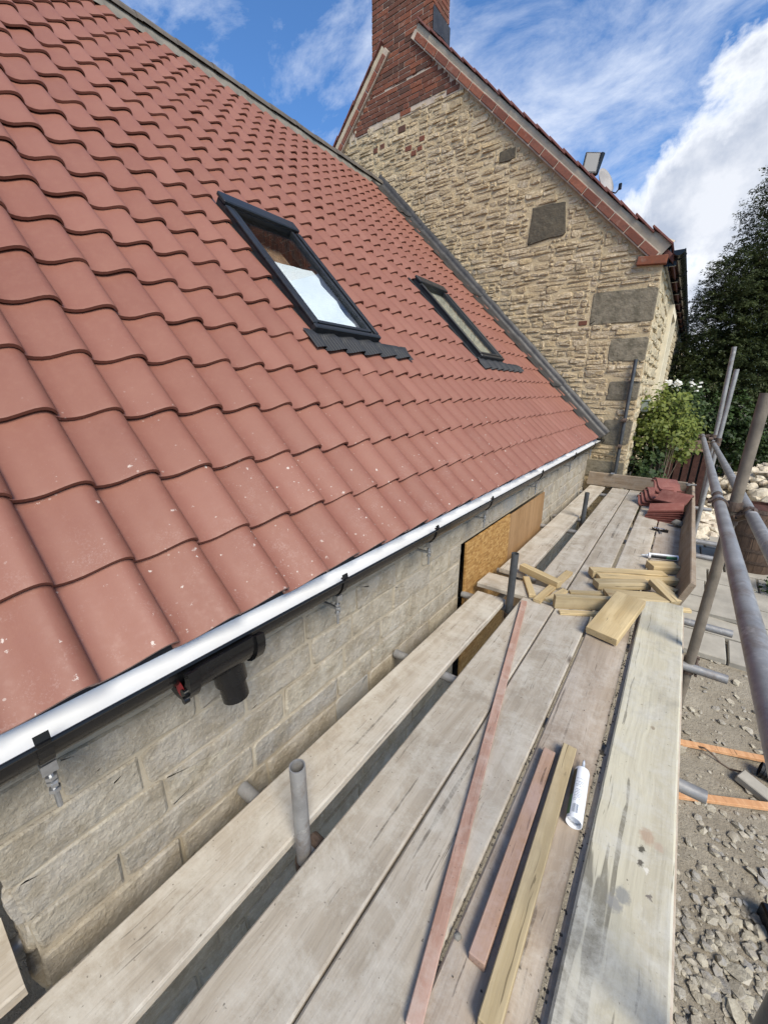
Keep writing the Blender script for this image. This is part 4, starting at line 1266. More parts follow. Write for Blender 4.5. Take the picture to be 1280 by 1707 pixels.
def mast():
    Y = 9.0
    o = empty('floodlight_mast', (-2.18, Y, 4.25), 'brown mast carrying two small grey floodlights above the tiled verge', 'floodlight')
    mb = MB(); mb.cham(.11, .09, .95, .008, Matrix.Translation((0, 0, .50)) @ Matrix.Rotation(.06, 4, 'Y')); mb.build('mast', M_MASTBROWN, o)
    for dx, dy, rzz, s in ((.02, -.06, .35, 1.0), (.09, .06, -.9, .9)):
        h = empty('lamp_head', (dx, dy, 1.0)); h.parent = o; h.rotation_euler = (R(-12), R(8), rzz)
        mb = MB(); mb.cham(.26 * s, .07, .36 * s, .012); mb.build('lamp_housing', M_BLACK, h)
        mb = MB(); mb.cham(.215 * s, .012, .30 * s, .004, Matrix.Translation((0, -.036, 0))); mb.build('lamp_glass', M_ALU, h)
    mb = MB(); mb.path([(-.22, -.05, .42), (.0, -.06, .44), (.16, -.05, .45)], .012, 6); mb.path([(-.02, -.06, .68), (.05, -.07, .52)], .016, 6); mb.path([(.14, -.05, .45), (.13, -.03, .05)], .011, 6)
    mb.build('bracket_arm', M_WHITEPLASTIC, o)
    d = empty('satellite_dish', (-1.93, Y, 4.55), 'small grey satellite dish edge on beside the floodlight mast', 'satellite dish')
    mb = MB(); mb.lathe([(.0, .0), (.09, .010), (.17, .035), (.21, .06), (.212, .066), (.17, .045), (.09, .02), (.0, .012)], 24, Matrix.Translation((0, 0, .38)) @ Euler((R(70), 0, R(68))).to_matrix().to_4x4(), close=False); mb.build('dish', M_DISH, d, smooth=True)
    mb = MB(); mb.path([(-.01, .0, -.1), (-.01, 0, .34)], .016, 6); mb.path([(0, 0, .30), (.24, -.06, .16), (.30, -.07, .22)], .010, 6); mb.cham(.05, .05, .09, .008, Matrix.Translation((.30, -.07, .24))); mb.build('dish_arm', M_BLACK, d)
    f = empty('flue_terminal', (-2.62, Y, 4.9), 'tiny dark flue cap poking over the verge left of the floodlights', 'flue')
    mb = MB(); mb.tube((0, 0, 0), (0, 0, .42), .045, 10); mb.build('flue_pipe', M_ALU, f); mb = MB(); mb.lathe([(.07, .42), (.075, .46), (.03, .55)], 12); mb.build('flue_cap', M_BLACK, f)
mast()

# ------------------------------------------------------------------ scaffold
TR = .0242
SC = (.27, 3.0, -1.36)
scaf = empty('scaffold', SC, 'galvanised tube scaffold with guard rails standing along the cottage eaves', 'scaffold')
def scaffold():
    def t(name, p0, p1, mat=M_GALV, r=TR, hollow=.0035, n=18):
        mb = MB(); mb.tube(p0, p1, r, n, hollow=hollow)
        o = mb.build(name, mat, scaf, origin=SC); auto_smooth(o, 50); return o
    zt = -.0645; zl = -.114
    for y, x0, x1 in ((.585, -1.095, .42), (1.60, -1.095, .33), (2.475, -1.10, .44), (3.03, -1.04, .495), (4.46, -1.09, .50), (4.93, -1.08, .53), (6.45, -1.08, .50)):
        t('transom', (x0, y - .01, zt), (x1, y + .01, zt))
    t('ledger', (-1.20, -.04, zt), (-1.20, -1.5, zt)); t('ledger', (-.88, -1.6, zl), (-.88, 6.7, zl)); t('ledger', (.10, -1.6, zl), (.10, 6.7, zl))
    def std(x, y, top, mat=M_GALV, lean=0.0, base=None):
        b = gz(x, y) - .05
        t('standard', (x + lean, y, b), (x - lean * .3, y, top), mat)
    std(-.728, .555, .334); std(-.728, 2.425, .378, M_DARKTUBE); std(-.728, 4.83, .305, M_DARKTUBE)
    std(.315, .70, 1.42, M_DARKTUBE); std(.274, 2.5, 1.40, M_OLDTUBE)
    std(.345, 6.62, 1.93, lean=.075); std(.372, 6.18, 1.655)
    std(-.70, 6.845, 1.84, M_DARKTUBE)
    # guard rail inside the standards: two lengths butted on a spigot; second rail outside
    t('guard_rail', (.217, -1.4, .872), (.217, 2.62, .870)); t('guard_rail', (.217, 2.72, .870), (.226, 6.62, .868))
    mb = MB(); mb.tube((.217, 2.55, .870), (.217, 2.8, .870), .0195, 14); mb.build('spigot', M_RUSTY, scaf, origin=SC)
    t('outer_rail', (.332, -1.4, .90), (.336, 7.0, .80))
    # couplers: two bands, a body block and bolts
    def coupler(p, q, a1, a2):
        o = empty('coupler', (p[0] - SC[0], p[1] - SC[1], p[2] - SC[2])); o.parent = scaf
        mb = MB(); A1 = Vector(a1); A2 = Vector(a2); Q = Vector(q) - Vector(p)
        mb.tube(-A1 * .022, A1 * .022, TR + .006, 14); mb.tube(Q - A2 * .022, Q + A2 * .022, TR + .006, 14)
        mid = Q / 2; d = Q.normalized() if Q.length > 0 else Vector((1, 0, 0))
        mb.tube(mid - d * .02, mid + d * .02, .022, 10)
        mb.build('band', M_RUSTY, o)
        mb = MB(); s = d.cross(A1).normalized() if d.cross(A1).length > .1 else d.orthogonal().normalized()
        for sg, c, ax in ((1, Vector((0, 0, 0)), A1), (-1, Q, A2)):
            b0 = c + s * (TR + .012); mb.tube(b0 - d * .035, b0 + d * .035, .007, 8); mb.tube(b0 + d * .030, b0 + d * .045, .013, 6)
        mb.build('bolt', M_RUSTY, o)
    X, Y_, Z = (1, 0, 0), (0, 1, 0), (0, 0, 1)
    coupler((.274, 2.5, .87), (.217, 2.5, .870), Z, Y_); coupler((.274, 2.5, .80), (.333, 2.46, .853), Z, Y_)
    coupler((.372, 6.18, .86), (.222, 6.18, .868), Z, Y_); coupler((.372, 6.18, .81), (.335, 6.14, .812), Z, Y_)
    coupler((.335, 6.50, .868), (.224, 6.52, .868), Z, Y_)
    coupler((-.70, 6.845, 1.0), (-.70, 6.80, 1.0), Z, X); coupler((-.70, 6.845, .62), (-.70, 6.80, .62), Z, X)
    for x, y in ((-.728, .555), (-.728, 2.425), (-.728, 4.83), (.274, 2.5)):
        coupler((x, y, zt - .02), (x, y + .05, zt), Z, X)
    for y in (.585, 1.6, 2.475, 3.03, 4.46, 4.93, 6.45): coupler((.10, y, zl), (.10, y, zt), Y_, X)
scaffold()

BOARD_T = .036
def plank(name, x0, x1, y0, y1, ztop, mat, label, cat, group=None, rot=0.0, t=BOARD_T, ch=.004, seed=0, end_hoop=False, bow=0.0):
    """a board with slightly uneven, worn edges; its own axes run across, along and up"""
    rn = random.Random(seed)
    w, L = x1 - x0, y1 - y0
    ns = max(2, int(L / .25)); V = []; F = []
    prof = [(-w / 2, -t + ch), (-w / 2 + ch, -t), (w / 2 - ch, -t), (w / 2, -t + ch), (w / 2, -ch * 1.4), (w / 2 - ch * 1.6, 0), (0, .0006), (-w / 2 + ch * 1.6, 0), (-w / 2, -ch * 1.4)]
    m = len(prof)
    sd = rn.uniform(0, 50)
    for i in range(ns + 1):
        y = -L / 2 + L * i / ns
        for j, (px, pz) in enumerate(prof):
            wob = .0025 * mnoise.noise(Vector((y * 2.1, sd + (1 if px > 0 else 0) * 7, 0))) if abs(px) > w * .3 else 0
            sk = .012 * math.sin(sd) * (px / w) if i in (0, ns) else 0
            V.append((px + wob, y + sk, pz + .002 * mnoise.noise(Vector((y * .9, sd, px * 4)))))
    for i in range(ns):
        for j in range(m): a = i * m + j; b = i * m + (j + 1) % m; F.append((a, b, b + m, a + m))
    F.append(tuple(range(m - 1, -1, -1))); F.append(tuple(ns * m + j for j in range(m)))
    o = obj(name, mesh(name, V, F, mat), None, ((x0 + x1) / 2, (y0 + y1) / 2, ztop), (0, 0, rot))
    return tag(o, label, cat, group)
GB = 'boards of the scaffold deck'
def deck():
    P = lambda *a, **k: plank('scaffold_board', *a, cat='scaffold board', group=GB, **k)
    P(-.985, -.772, -1.4, 2.47, 0, M_BOARD, label='smooth grey board nearest the stone wall in the front half of the deck', seed=1)
    P(-.690, -.472, -1.4, 2.575, 0, M_BOARD, label='grey board right of the wide front gap that holds the near tube stub', seed=2)
    P(-.464, -.254, -1.4, 2.60, 0, M_BOARD, label='grained grey board lying under the long pink batten', seed=3)
    P(-.241, -.024, -1.4, 2.90, 0, M_BOARD_BROWN, label='brownish board with the sealant cartridge and short timbers on it', seed=4)
    P(-.012, .238, -1.4, 3.0, -.001, M_BOARD_BROWN, label='brown board mostly hidden beneath the raised pale board', seed=5)
    P(.004, .226, -1.4, 3.03, .039, M_BOARD_PALE, label='raised pale mossy board on the right with two dark knots', seed=6)
    P(-1.0, -.785, 2.94, 6.74, 0, M_BOARD, label='far board nearest the wall beside the strand board sheet', seed=7)
    P(-.690, -.470, 2.90, 6.74, 0, M_BOARD, label='far board right of the gap that holds the far tube stub', seed=8)
    P(-.460, -.262, 2.62, 6.74, 0, M_BOARD, label='far middle board ending under the broken red tiles', seed=9)
    P(-.236, -.030, 2.92, 6.74, 0, M_BOARD, label='far board with the loose gutter clamp lying on it', seed=10)
    P(-.020, .196, 3.05, 6.74, 0, M_BOARD_BROWN, label='far outer board beside the long toe board', seed=11)
    o = plank('scaffold_board', -.1125, .1125, -.37, .37, .0, M_BOARD, 'short cracked board laid crosswise behind the tube stub', 'scaffold board', GB, R(92), seed=12)
    o.location = (-.665, 2.715, .001)
    o = plank('scaffold_board', -1.262, -1.036, -1.4, -.07, .0, M_BOARD, 'board end lying inside the dark doorway at bottom left', 'scaffold board', GB, seed=13)
    # toe boards on edge
    t1 = plank('toe_board', -.10, .10, -1.9, 1.9, 0, M_TOE, 'long toe board on edge along the outer side of the deck', 'toe board', 'toe boards', seed=14)
    t1.location = (.212, 4.99, .100); t1.rotation_euler = (0, R(-73), R(-.3))
    t2 = plank('toe_board', -.102, .102, -.62, .62, 0, M_TOE, 'toe board on edge closing the far end of the deck', 'toe board', 'toe boards', seed=15)
    t2.location = (-.425, 6.76, .104); t2.rotation_euler = (0, R(-90), R(90))
    mb = MB(); mb.cham(.09, .05, .022, .005); o = mb.build('board_clip', M_ZINC, t2, (.108, .30, -.02), (0, R(90), 0)); 
    mb = MB(); mb.tube((0, 0, 0), (.085, .02, 0), .010, 10); mb.tube((-.01, 0, -.012), (-.01, 0, .012), .026, 12); o = mb.build('toe_board_clip', M_ALU, None, (.215, 6.62, .205), (0, 0, .2)); tag(o, 'pale clip on the far end of the long toe board', 'clip')
deck()

# ------------------------------------------------------------------ loose timber on the deck
def timber(name, a, b, w, t, ztop, mat, label, cat='timber', group=None, z2=None, za=None, ch=.0025, roll=0.0, sawn=None):
    """square-edged piece whose top centre line joins two sight lines (photo pixels a, b) at heights ztop / z2"""
    p = at(*a, 2, ztop); q = at(*b, 2, ztop if z2 is None else z2)
    d = q - p; L = d.length; y = d.normalized(); x = y.cross(Vector((0, 0, 1))).normalized(); z = x.cross(y)
    mb = MB(); mb.cham(w, L, t, ch, Matrix.Translation((0, 0, -t / 2)), .0008, random.Random(int(a[0] * 7)))
    o = mb.build(name, mat)
    Mx = Matrix(((x.x, y.x, z.x), (x.y, y.y, z.y), (x.z, y.z, z.z))) @ Matrix.Rotation(roll, 3, 'Y')
    o.location = (p + q) / 2; o.rotation_euler = Mx.to_euler()
    return tag(o, label, cat, group)
zq = lambda x, y: (840 + x / 3.765, 880 + y / 3.765)
GO = 'timber offcuts heaped on the deck'
def timbers():
    T = timber
    T('batten', (873.5, 1001), (688, 1712), .038, .019, .020, M_REDBATTEN, 'long thin pink batten lying down the middle of the deck', 'batten')
    T('batten', (916, 1249), (794, 1598), .044, .030, .031, M_BROWNBATTEN, 'short red-brown batten with a dark knot beside the pale timber', 'batten')
    T('timber', (950, 1242), (813, 1712), .050, .040, .041, M_NEWWOOD2, 'straight pale timber beside the sealant cartridge', 'timber')
    T('offcut', zq(112, 224), zq(352, 337), .060, .055, .082, M_NEWWOOD, 'square offcut lying across a batten beside the tube stub', group=GO, z2=.066)
    T('offcut', zq(138, 303), zq(178, 420), .048, .024, .025, M_NEWWOOD, 'shortest thin stick just right of the tube stub', group=GO)
    T('offcut', zq(205, 450), zq(410, 270), .055, .024, .025, M_NEWWOOD, 'flat batten offcut under the square offcut', group=GO)
    T('offcut', zq(270, 448), zq(385, 385), .044, .020, .020, M_NEWWOOD, 'stubby flat offcut left of the square timber', group=GO)
    T('offcut', zq(318, 421), zq(700, 440), .045, .090, .091, M_NEWWOOD2, 'square timber whose right end runs under the wide block', group=GO)
    T('offcut', zq(345, 520), zq(640, 536), .040, .020, .021, M_NEWWOOD, 'flat batten nearest the camera under the wide block', group=GO)
    T('offcut', zq(795, 425), zq(608, 660), .172, .050, .150, M_NEWWOOD, 'wide thick block tilted over the other offcuts', group=GO, z2=.060)
    T('offcut', zq(640, 405), zq(1010, 435), .125, .045, .047, M_NEWWOOD2, 'broad flat offcut behind the wide block', group=GO)
    T('offcut', zq(575, 332), zq(905, 335), .085, .050, .066, M_NEWWOOD2, 'front one of the three parallel timbers beyond the wide block', group=GO)
    T('offcut', zq(588, 292), zq(1090, 318), .085, .046, .062, M_NEWWOOD, 'middle one of the three parallel timbers, reaching the toe board', group=GO)
    T('offcut', zq(545, 257), zq(1010, 284), .090, .060, .072, M_NEWWOOD, 'back one of the three parallel timbers', group=GO)
    T('offcut', zq(945, 318), zq(1085, 460), .085, .040, .115, M_NEWWOOD2, 'offcut leaning diagonally over the pile next to the toe board', group=GO, z2=.052)
    T('offcut', zq(915, 222), zq(1088, 232), .125, .060, .062, M_NEWWOOD, 'square block against the toe board behind the timber pile', group=GO)
    T('offcut', zq(985, 352), zq(1085, 392), .044, .024, .060, M_NEWWOOD, 'short wedge end poking out under the diagonal offcut', group=GO)
    T('offcut', zq(900, 478), zq(1172, 512), .036, .022, .024, M_NEWWOOD, 'thin offcut sticking out past the near end of the toe board', group=GO)
    T('offcut', zq(410, 395), zq(640, 408), .040, .018, .019, M_NEWWOOD2, 'thin strip in shadow behind the square timber', group=GO)
timbers()

# ------------------------------------------------------------------ sealant cartridges, clamp, stones on the deck
def cartridge(p, q, r, label, printed):
    p = Vector(p); q = Vector(q); d = (q - p); L = .215
    o = empty('sealant_cartridge', p, label, 'cartridge', 'sealant cartridges')
    y = d.normalized(); z = Vector((0, 0, 1)); x = y.cross(z).normalized(); z = x.cross(y)
    o.rotation_euler = Matrix(((x.x, y.x, z.x), (x.y, y.y, z.y), (x.z, y.z, z.z))).to_euler()
    Ry = Matrix.Rotation(R(-90), 4, 'X')            # lathe axis z -> +y
    mb = MB(); mb.lathe([(r * .88, .012), (r * .90, 0.0), (r, 0.0), (r, L), (r * .96, L + .004), (r * .30, L + .010)], 28, Ry, close=False); mb.lathe([(0.0005, .020), (r * .87, .020)], 28, Ry, close=False)
    b = mb.build('body', M_TUBEWHITE, o, smooth=True); auto_smooth(b, 40)
    mb = MB(); mb.lathe([(r * .5, L + .006), (r * .42, L + .020), (r * .24, L + .022), (r * .20, L + .045), (r * .10, L + .06)], 16, Ry); nz = mb.build('nozzle', M_CLEARPLASTIC, o, smooth=True)
    # printed label: thin wrapped patches just proud of the wall
    def patch(a0, a1, y0, y1, mat, name, lift=.0006):
        n = max(2, int(abs(a1 - a0) / .18)); V = []; F = []
        for i in range(n + 1):
            a = a0 + (a1 - a0) * i / n
            for yy in (y0, y1): V.append((math.sin(a) * (r + lift), yy, math.cos(a) * (r + lift)))
        for i in range(n): F.append((2 * i, 2 * i + 1, 2 * i + 3, 2 * i + 2))
        m = MB(); m.add(V, F); return m, mat, name
    for m, mat, name in [patch(-1.9, -.75, .012, L - .012, M_GREENPRINT, 'green_band'), patch(-1.95, -.72, L * .42, L - .010, M_FRAME, 'dark_band', .0009)]:
        m.build(name, mat, b, smooth=True)
    if printed:
        m = MB(); rn = random.Random(4)
        def ad(a0, a1, y0, y1):
            q, _, _ = patch(a0, a1, y0, y1, None, '', .0008); m.add(q.V, q.F)
        for k in range(14):                               # bar code: unreadable at this size, as bars
            ad(-.50 + k * .052, -.50 + k * .052 + rn.choice((.014, .024, .032)), .018, .052)
        yy = .066
        while yy < .16:
            a = -.55
            while a < .55:
                w = rn.uniform(.05, .16); 
                if rn.random() < .8: ad(a, min(a + w, .6), yy, yy + .0022)
                a += w + .035
            yy += .0065 if rn.random() < .85 else .014
        m.build('print', M_GREYPRINT, b)
    return o
cartridge(at(956, 1372, 2, .026), at(972, 1275, 2, .026), .0255, 'white sealant cartridge with green and dark print beside the pale timber', True)
cartridge(at(1129, 931, 2, .030), at(1082, 926, 2, .026), .0255, 'white sealant cartridge lying behind the square block by the toe board', False)

def debris():
    rn = random.Random(15); mb = MB()
    def bit(x, y, z, r):
        V, F = rock_geo(rn.randrange(12), .6, 0)
        mb.add(V, F, Matrix.Translation((x, y, z + r * .35)) @ Euler((rn.uniform(-.5, .5), rn.uniform(-.5, .5), rn.uniform(0, 6))).to_matrix().to_4x4() @ Matrix.Scale(r, 4))
    for _ in range(260): bit(-.018 + rn.gauss(0, .006), rn.uniform(.2, 2.9), -.004, rn.uniform(.0015, .0065))
    for _ in range(120): bit(-.2475 + rn.gauss(0, .005), rn.uniform(.1, 1.4), -.008, rn.uniform(.002, .006))
    for _ in range(110): bit(rn.uniform(-.98, .0), rn.uniform(.1, 6.5), .0005, rn.uniform(.001, .0035))
    for _ in range(40): bit(.02 + abs(rn.gauss(0, .06)) - .03, rn.uniform(1.0, 1.5), .0005, rn.uniform(.001, .004))
    o = mb.build('crumbs', M_CRUMB, smooth=False); tag(o, 'dark crumbs of mortar and dirt in the board gaps', 'crumbs', kind='stuff')
debris()

def small_things():
    p = at(762, 1566, 2, .0)
    o = obj('cement_lump', rock_mesh(3, M_CEMENT, .5, 1), None, (p.x, p.y, .012), (.1, .2, 1.0)); o.scale = (.017, .014, .017); tag(o, 'small grey cement crumb in the gap beside the pink batten', 'cement lump')
    p = at(1128, 874, 2, .03)
    o = obj('cement_lump', rock_mesh(8, M_CEMENT, .8, 2), None, (p.x, p.y, .045), (.1, .3, .6)); o.scale = (.075, .06, .06); tag(o, 'fist-sized grey lump between the red tiles and the toe board', 'cement lump')
    p = at(1124, 838, 2, .04)
    mb = MB(); mb.cham(.13, .10, .09, .008, None, .005, random.Random(2)); o = mb.build('broken_block', M_CEMENT, None, (p.x, p.y, .11), (.1, .05, .3)); tag(o, 'grey broken block wedged between the two tile stacks', 'block')
    # loose gutter bracket: black strap and bright rod
    p = at(1098, 883, 2, .01)
    o = empty('gutter_clamp', (p.x, p.y, .0), 'loose black gutter bracket with a bright rod on the deck', 'bracket')
    mb = MB(); V = []; F = []
    pts = [(math.cos(a) * .06, math.sin(a) * .045) for a in np.linspace(math.pi * .95, math.pi * 2.05, 12)]
    for x, y in pts:
        n = Vector((x, y, 0)).normalized()
        for dz in (0.004, .026): V.append((x, y, dz)); V.append((x + n.x * .006, y + n.y * .006, dz))
    for i in range(11):
        a = i * 4; F += [(a, a + 4, a + 6, a + 2), (a + 1, a + 3, a + 7, a + 5), (a + 2, a + 6, a + 7, a + 3), (a, a + 1, a + 5, a + 4)]
    mb.add(V, F); mb.box(.03, .08, -.045, -.025, .004, .03); mb.build('strap', M_BLACK, o)
    mb = MB(); mb.tube((-.01, .03, .012), (.02, -.13, .010), .006, 8); mb.tube((-.05, -.01, .03), (.045, -.02, .03), .005, 8); mb.tube((.018, -.10, .010), (.022, -.125, .010), .012, 6); mb.build('rod', M_ZINC, o)
small_things()

def tile_stacks():
    V, F = tile_geo(.33, .22, .013); V = [(x, y, z * 1.25) for x, y, z in V]; me = mesh('stacked_tile', V, F, M_STACKTILE)
    tmp = bpy.data.objects.new('tmp', me); auto_smooth(tmp, 38); bpy.data.objects.remove(tmp)
    rn = random.Random(9)
    names_f = ['lowest', 'second', 'third', 'fourth', 'fifth', 'top']
    # front stack: tiles shingled towards the left, long side across the deck
    for k in range(6):
        o = obj('loose_roof_tile', me, None, (.125 + .012 * k + rn.uniform(-.012, .012), 5.20 + .034 * k, .010 + .022 * k), (R(2 + rn.uniform(-1, 1)), R(-3 - .8 * k), R(-16 + 3.0 * k + rn.uniform(-2, 2))))
        tag(o, '%s red tile of the front stack on the far deck' % names_f[k], 'roof tile', 'loose tiles stacked on the deck')
    o = obj('loose_roof_tile', me, None, (.18, 5.60, .13), (R(16), R(5), R(-20))); tag(o, 'red tile tipped askew behind the front stack', 'roof tile', 'loose tiles stacked on the deck')
    for k in range(4):
        o = obj('loose_roof_tile', me, None, (.06 + .03 * k, 5.92 + .04 * k, .022 + .030 * k), (R(12 + 2 * k), R(3), R(16 + 5 * k)))
        tag(o, '%s red tile of the back stack by the end toe board' % names_f[k], 'roof tile', 'loose tiles stacked on the deck')
    for k in range(2):
        o = obj('loose_roof_tile', me, None, (.17, 6.16 + .10 * k, .13 + .03 * k), (R(24), R(12), R(34 + 14 * k)))
        tag(o, ['broken red tile leaning over the back stack', 'last red tile leaning against the toe board corner'][k], 'roof tile', 'loose tiles stacked on the deck')
tile_stacks()

# ------------------------------------------------------------------ boards closing the opening in the wall
def sheets():
    mb = MB(); mb.cham(.018, .90, 1.98, .002); o = mb.build('strand_board', M_OSB, None, (-1.080, 2.912, -.645), (0, R(-1), 0)); tag(o, 'golden strand board sheet covering the wall opening', 'board')
    m2 = MB(); m2.path([(.0105, -.125, .545), (.0105, -.11, .53), (.0105, -.075, .57)], .0028, 5); m2.build('tick_mark', M_BLACK, o)
    mb = MB(); mb.cham(.018, 1.10, 1.98, .002); o = mb.build('plywood_sheet', M_PLY, None, (-1.086, 3.915, -.665), (0, R(-1), 0)); tag(o, 'brown plywood sheet in the wall opening beyond the strand board', 'board')
sheets()

# ------------------------------------------------------------------ things in the yard
def yard():
    def gp(u, v, z=None):
        p = at(u, v, 2, -1.3)
        for _ in range(6): p = at(u, v, 2, gz(p.x, p.y))
        return p
    def strip(a, b, label):
        p, q = gp(*a), gp(*b); d = q - p; q = q + d * .5; p = p - d * .6; d = q - p
        mb = MB(); mb.cham(d.length, .050, .026, .002); o = mb.build('ground_batten', M_ORANGEBATTEN, None, (p + q) / 2 + Vector((0, 0, .03)), (0, math.atan2(-(q.z - p.z), d.xy.length), math.atan2(d.y, d.x))); tag(o, label, 'batten', 'orange battens on the ground')
        # grain along x: turn the object's wood axis
        return o
    strip((1136, 1243), (1280, 1272), 'orange batten on the earth, the one farther from the camera')
    strip((1134, 1331), (1280, 1350), 'orange batten on the earth, the one nearer the camera')
    p = gp(1262, 1290); o = empty('drain_pipe', (p.x, p.y, p.z + .055), 'end of a ribbed black plastic drain pipe lying on the earth', 'pipe')
    mb = MB(); pr = []
    for i in range(40): pr += [(.055, i * .02), (.055, i * .02 + .009), (.050, i * .02 + .012), (.050, i * .02 + .018)]
    mb.lathe(pr, 18, Matrix.Rotation(R(98), 4, 'Y') @ Matrix.Rotation(R(0), 4, 'Z'), close=False); mb.build('ribbed_wall', M_PIPE, o, rot=(0, 0, R(-8)))
    mb = MB(); mb.lathe([(.001, .05), (.047, .05)], 18, Matrix.Rotation(R(98), 4, 'Y'), close=False); mb.build('bore', M_DARKROOM, o, rot=(0, 0, R(-8)))
    a, b = gp(1156, 1248), gp(1282, 1322)
    mb = MB(); n = 8; pts = [(a.lerp(b, i / n) + Vector((0, 0, .03 + .03 * math.sin(i * 1.3)))) for i in range(n + 2)]; mb.path(pts, .006, 6); o = mb.build('thin_rod', M_RUSTY); tag(o, 'thin dark rod lying across the earth between the orange battens', 'rod')
    p = gp(1256, 1318); mb = MB(); mb.cham(.20, .10, .06, .006, None, .004, random.Random(3)); o = mb.build('concrete_offcut', M_SLAB, None, p + Vector((0, 0, .03)), (.05, .1, R(-30))); tag(o, 'pale concrete offcut beside the black drain pipe', 'block')
    p = gp(1213, 1022); mb = MB(); mb.cham(.40, .60, .045, .004, None, .004, random.Random(4)); o = mb.build('loose_slab', M_SLAB, None, p + Vector((-.02, 0, .075)), (R(5), R(-3), R(-6))); tag(o, 'loose flat slab tipped on the edge of the path', 'slab')
    p = gp(1277, 1548); mb = MB(); mb.cham(.10, .16, .10, .01); mb.cham(.05, .05, .05, .006, Matrix.Translation((.02, 0, .07))); o = mb.build('black_block', M_BLACK, None, p + Vector((.03, 0, .05)), (0, 0, .3)); tag(o, 'black plastic block on the gravel at the right edge', 'block')
    # barrel
    p = gp(1193, 944); H = .92; r0 = .30
    c = Vector((p.x + .36, p.y + .18, gz(p.x + .36, p.y + .18)))
    o = empty('barrel', c, 'dark oak barrel standing on the path in front of the rubble heap', 'barrel')
    def rad(t): return r0 + .065 * (1 - (2 * t - 1) ** 2)
    ns = 22
    V = []; F = []; nz = 8; da = 2 * math.pi / ns
    for i in range(nz + 1):
        t = i / nz
        for k in range(4):
            a = -da / 2 * .97 + da * .97 * k / 3
            V.append((math.cos(a) * rad(t), math.sin(a) * rad(t), t * H))
    for i in range(nz):
        for k in range(3): a = i * 4 + k; F.append((a, a + 1, a + 5, a + 4))
    me = mesh('stave', V, F, M_BARREL, True)
    for k in range(ns): obj('stave', me, o, (0, 0, 0), (0, 0, k * da))
    mb = MB(); mb.lathe([(rad(i / 8) - .012, i / 8 * H) for i in range(9)], 30, close=False); mb.lathe([(.001, H - .04), (r0 - .012, H - .04)], 30, close=False); mb.build('barrel_head', M_BROWNPLANK, o)
    for t in (.03, .22, .40, .62, .80, .97):
        mb = MB(); mb.lathe([(rad(t - .022) + .002, (t - .022) * H), (rad(t - .022) + .006, (t - .022) * H), (rad(t + .022) + .006, (t + .022) * H), (rad(t + .022) + .002, (t + .022) * H)], 36, close=False); mb.build('hoop', M_RUSTY, o, smooth=False)
    # black garden tool standing by the barrel, mostly out of frame
    p = gp(1262, 948); o = empty('black_tool', p, 'black wheeled tool frame at the right edge beside the barrel', 'tool')
    mb = MB(); mb.path([(0, 0, .10), (.08, .05, .34), (.26, .06, .44), (.40, .05, .44)], .028, 10); mb.path([(.06, .03, .28), (.14, -.08, .10)], .020, 8); mb.build('frame', M_BLACK, o, smooth=True)
    for x, y in ((0, 0), (.14, -.10)):
        mb = MB(); mb.tube((x - .022, y, .055), (x + .022, y, .055), .055, 16); mb.build('wheel', M_RUBBER, o)
    mb = MB(); mb.path([(.22, .04, .46), (.36, .10, .54)], .012, 8); mb.build('handle', M_ALU, o)
    # rubble heap
    rn = random.Random(77)
    cx, cy = 2.25, 11.4
    def heap(x, y):
        d = math.hypot((x - cx) / 1.75, (y - cy) / 2.7); return max(0, 1 - d) * 1.15
    core = MB(); V = []; F = []; nn = 22
    for j in range(nn + 1):
        for i in range(nn + 1):
            x = cx - 2 + 4 * i / nn; y = cy - 3 + 6 * j / nn; V.append((x, y, gz(x, y) - .05 + heap(x, y) * .95))
    for j in range(nn):
        for i in range(nn): a = j * (nn + 1) + i; F.append((a, a + 1, a + nn + 2, a + nn + 1))
    core.add(V, F)
    base = MB(); placed = 0; cand = []
    for _ in range(900):
        x = cx + rn.uniform(-1.85, 1.85); y = cy + rn.uniform(-2.8, 2.2)
        h = heap(x, y)
        if h <= .0: continue
        cand.append((x, y, h))
    cand += [(rn.uniform(.45, .95), rn.uniform(8.0, 10.5), 0.0) for _ in range(70)]
    k = 0
    for x, y, h in cand:
        z = gz(x, y) + h; s = rn.choice((.06, .08, .09, .11, .13, .16)) * rn.uniform(.85, 1.2)
        rot = (rn.uniform(-.6, .6), rn.uniform(-.6, .6), rn.uniform(0, 6.3)); sd = rn.randrange(12)
        if k < 240 and in_frame((x, y, z)) and x < cx + .9 and y < cy + 1.6:
            o = obj('rubble_stone', rock_mesh(sd, M_PALE_RUBBLE, .7, 2, False), None, (x, y, z + s * .2), rot); o.scale = (s, s, s)
            tag(o, 'pale broken limestone in the rubble heap beyond the barrel', 'stone', 'stones of the rubble heap'); k += 1
        else:
            V, F = rock_geo(sd, .7, 1); base.add(V, F, Matrix.Translation((x, y, z + s * .2)) @ Euler(rot).to_matrix().to_4x4() @ Matrix.Scale(s, 4))
    base.V += []; o = base.build('rubble', M_PALE_RUBBLE); tag(o, 'rest of the pale limestone rubble heap', 'rubble', kind='stuff')
    o = core.build('rubble_core', M_GROUND, smooth=True); tag(o, 'earth under the rubble heap', 'earth', kind='stuff')
    # slatted brown bin under the climber
    o = empty('slatted_bin', (.19, 8.35, gz(.2, 8.3)), 'dark red-brown slatted wooden bin topped with twigs beside the climber', 'bin')
    zt = .50 - gz(.2, 8.3)
    for i in range(5):
        mb = MB(); mb.cham(.085, .022, zt - .06, .003); mb.build('slat', M_BROWNPLANK, o, (-.25 + i * .115, 0, (zt - .06) / 2))
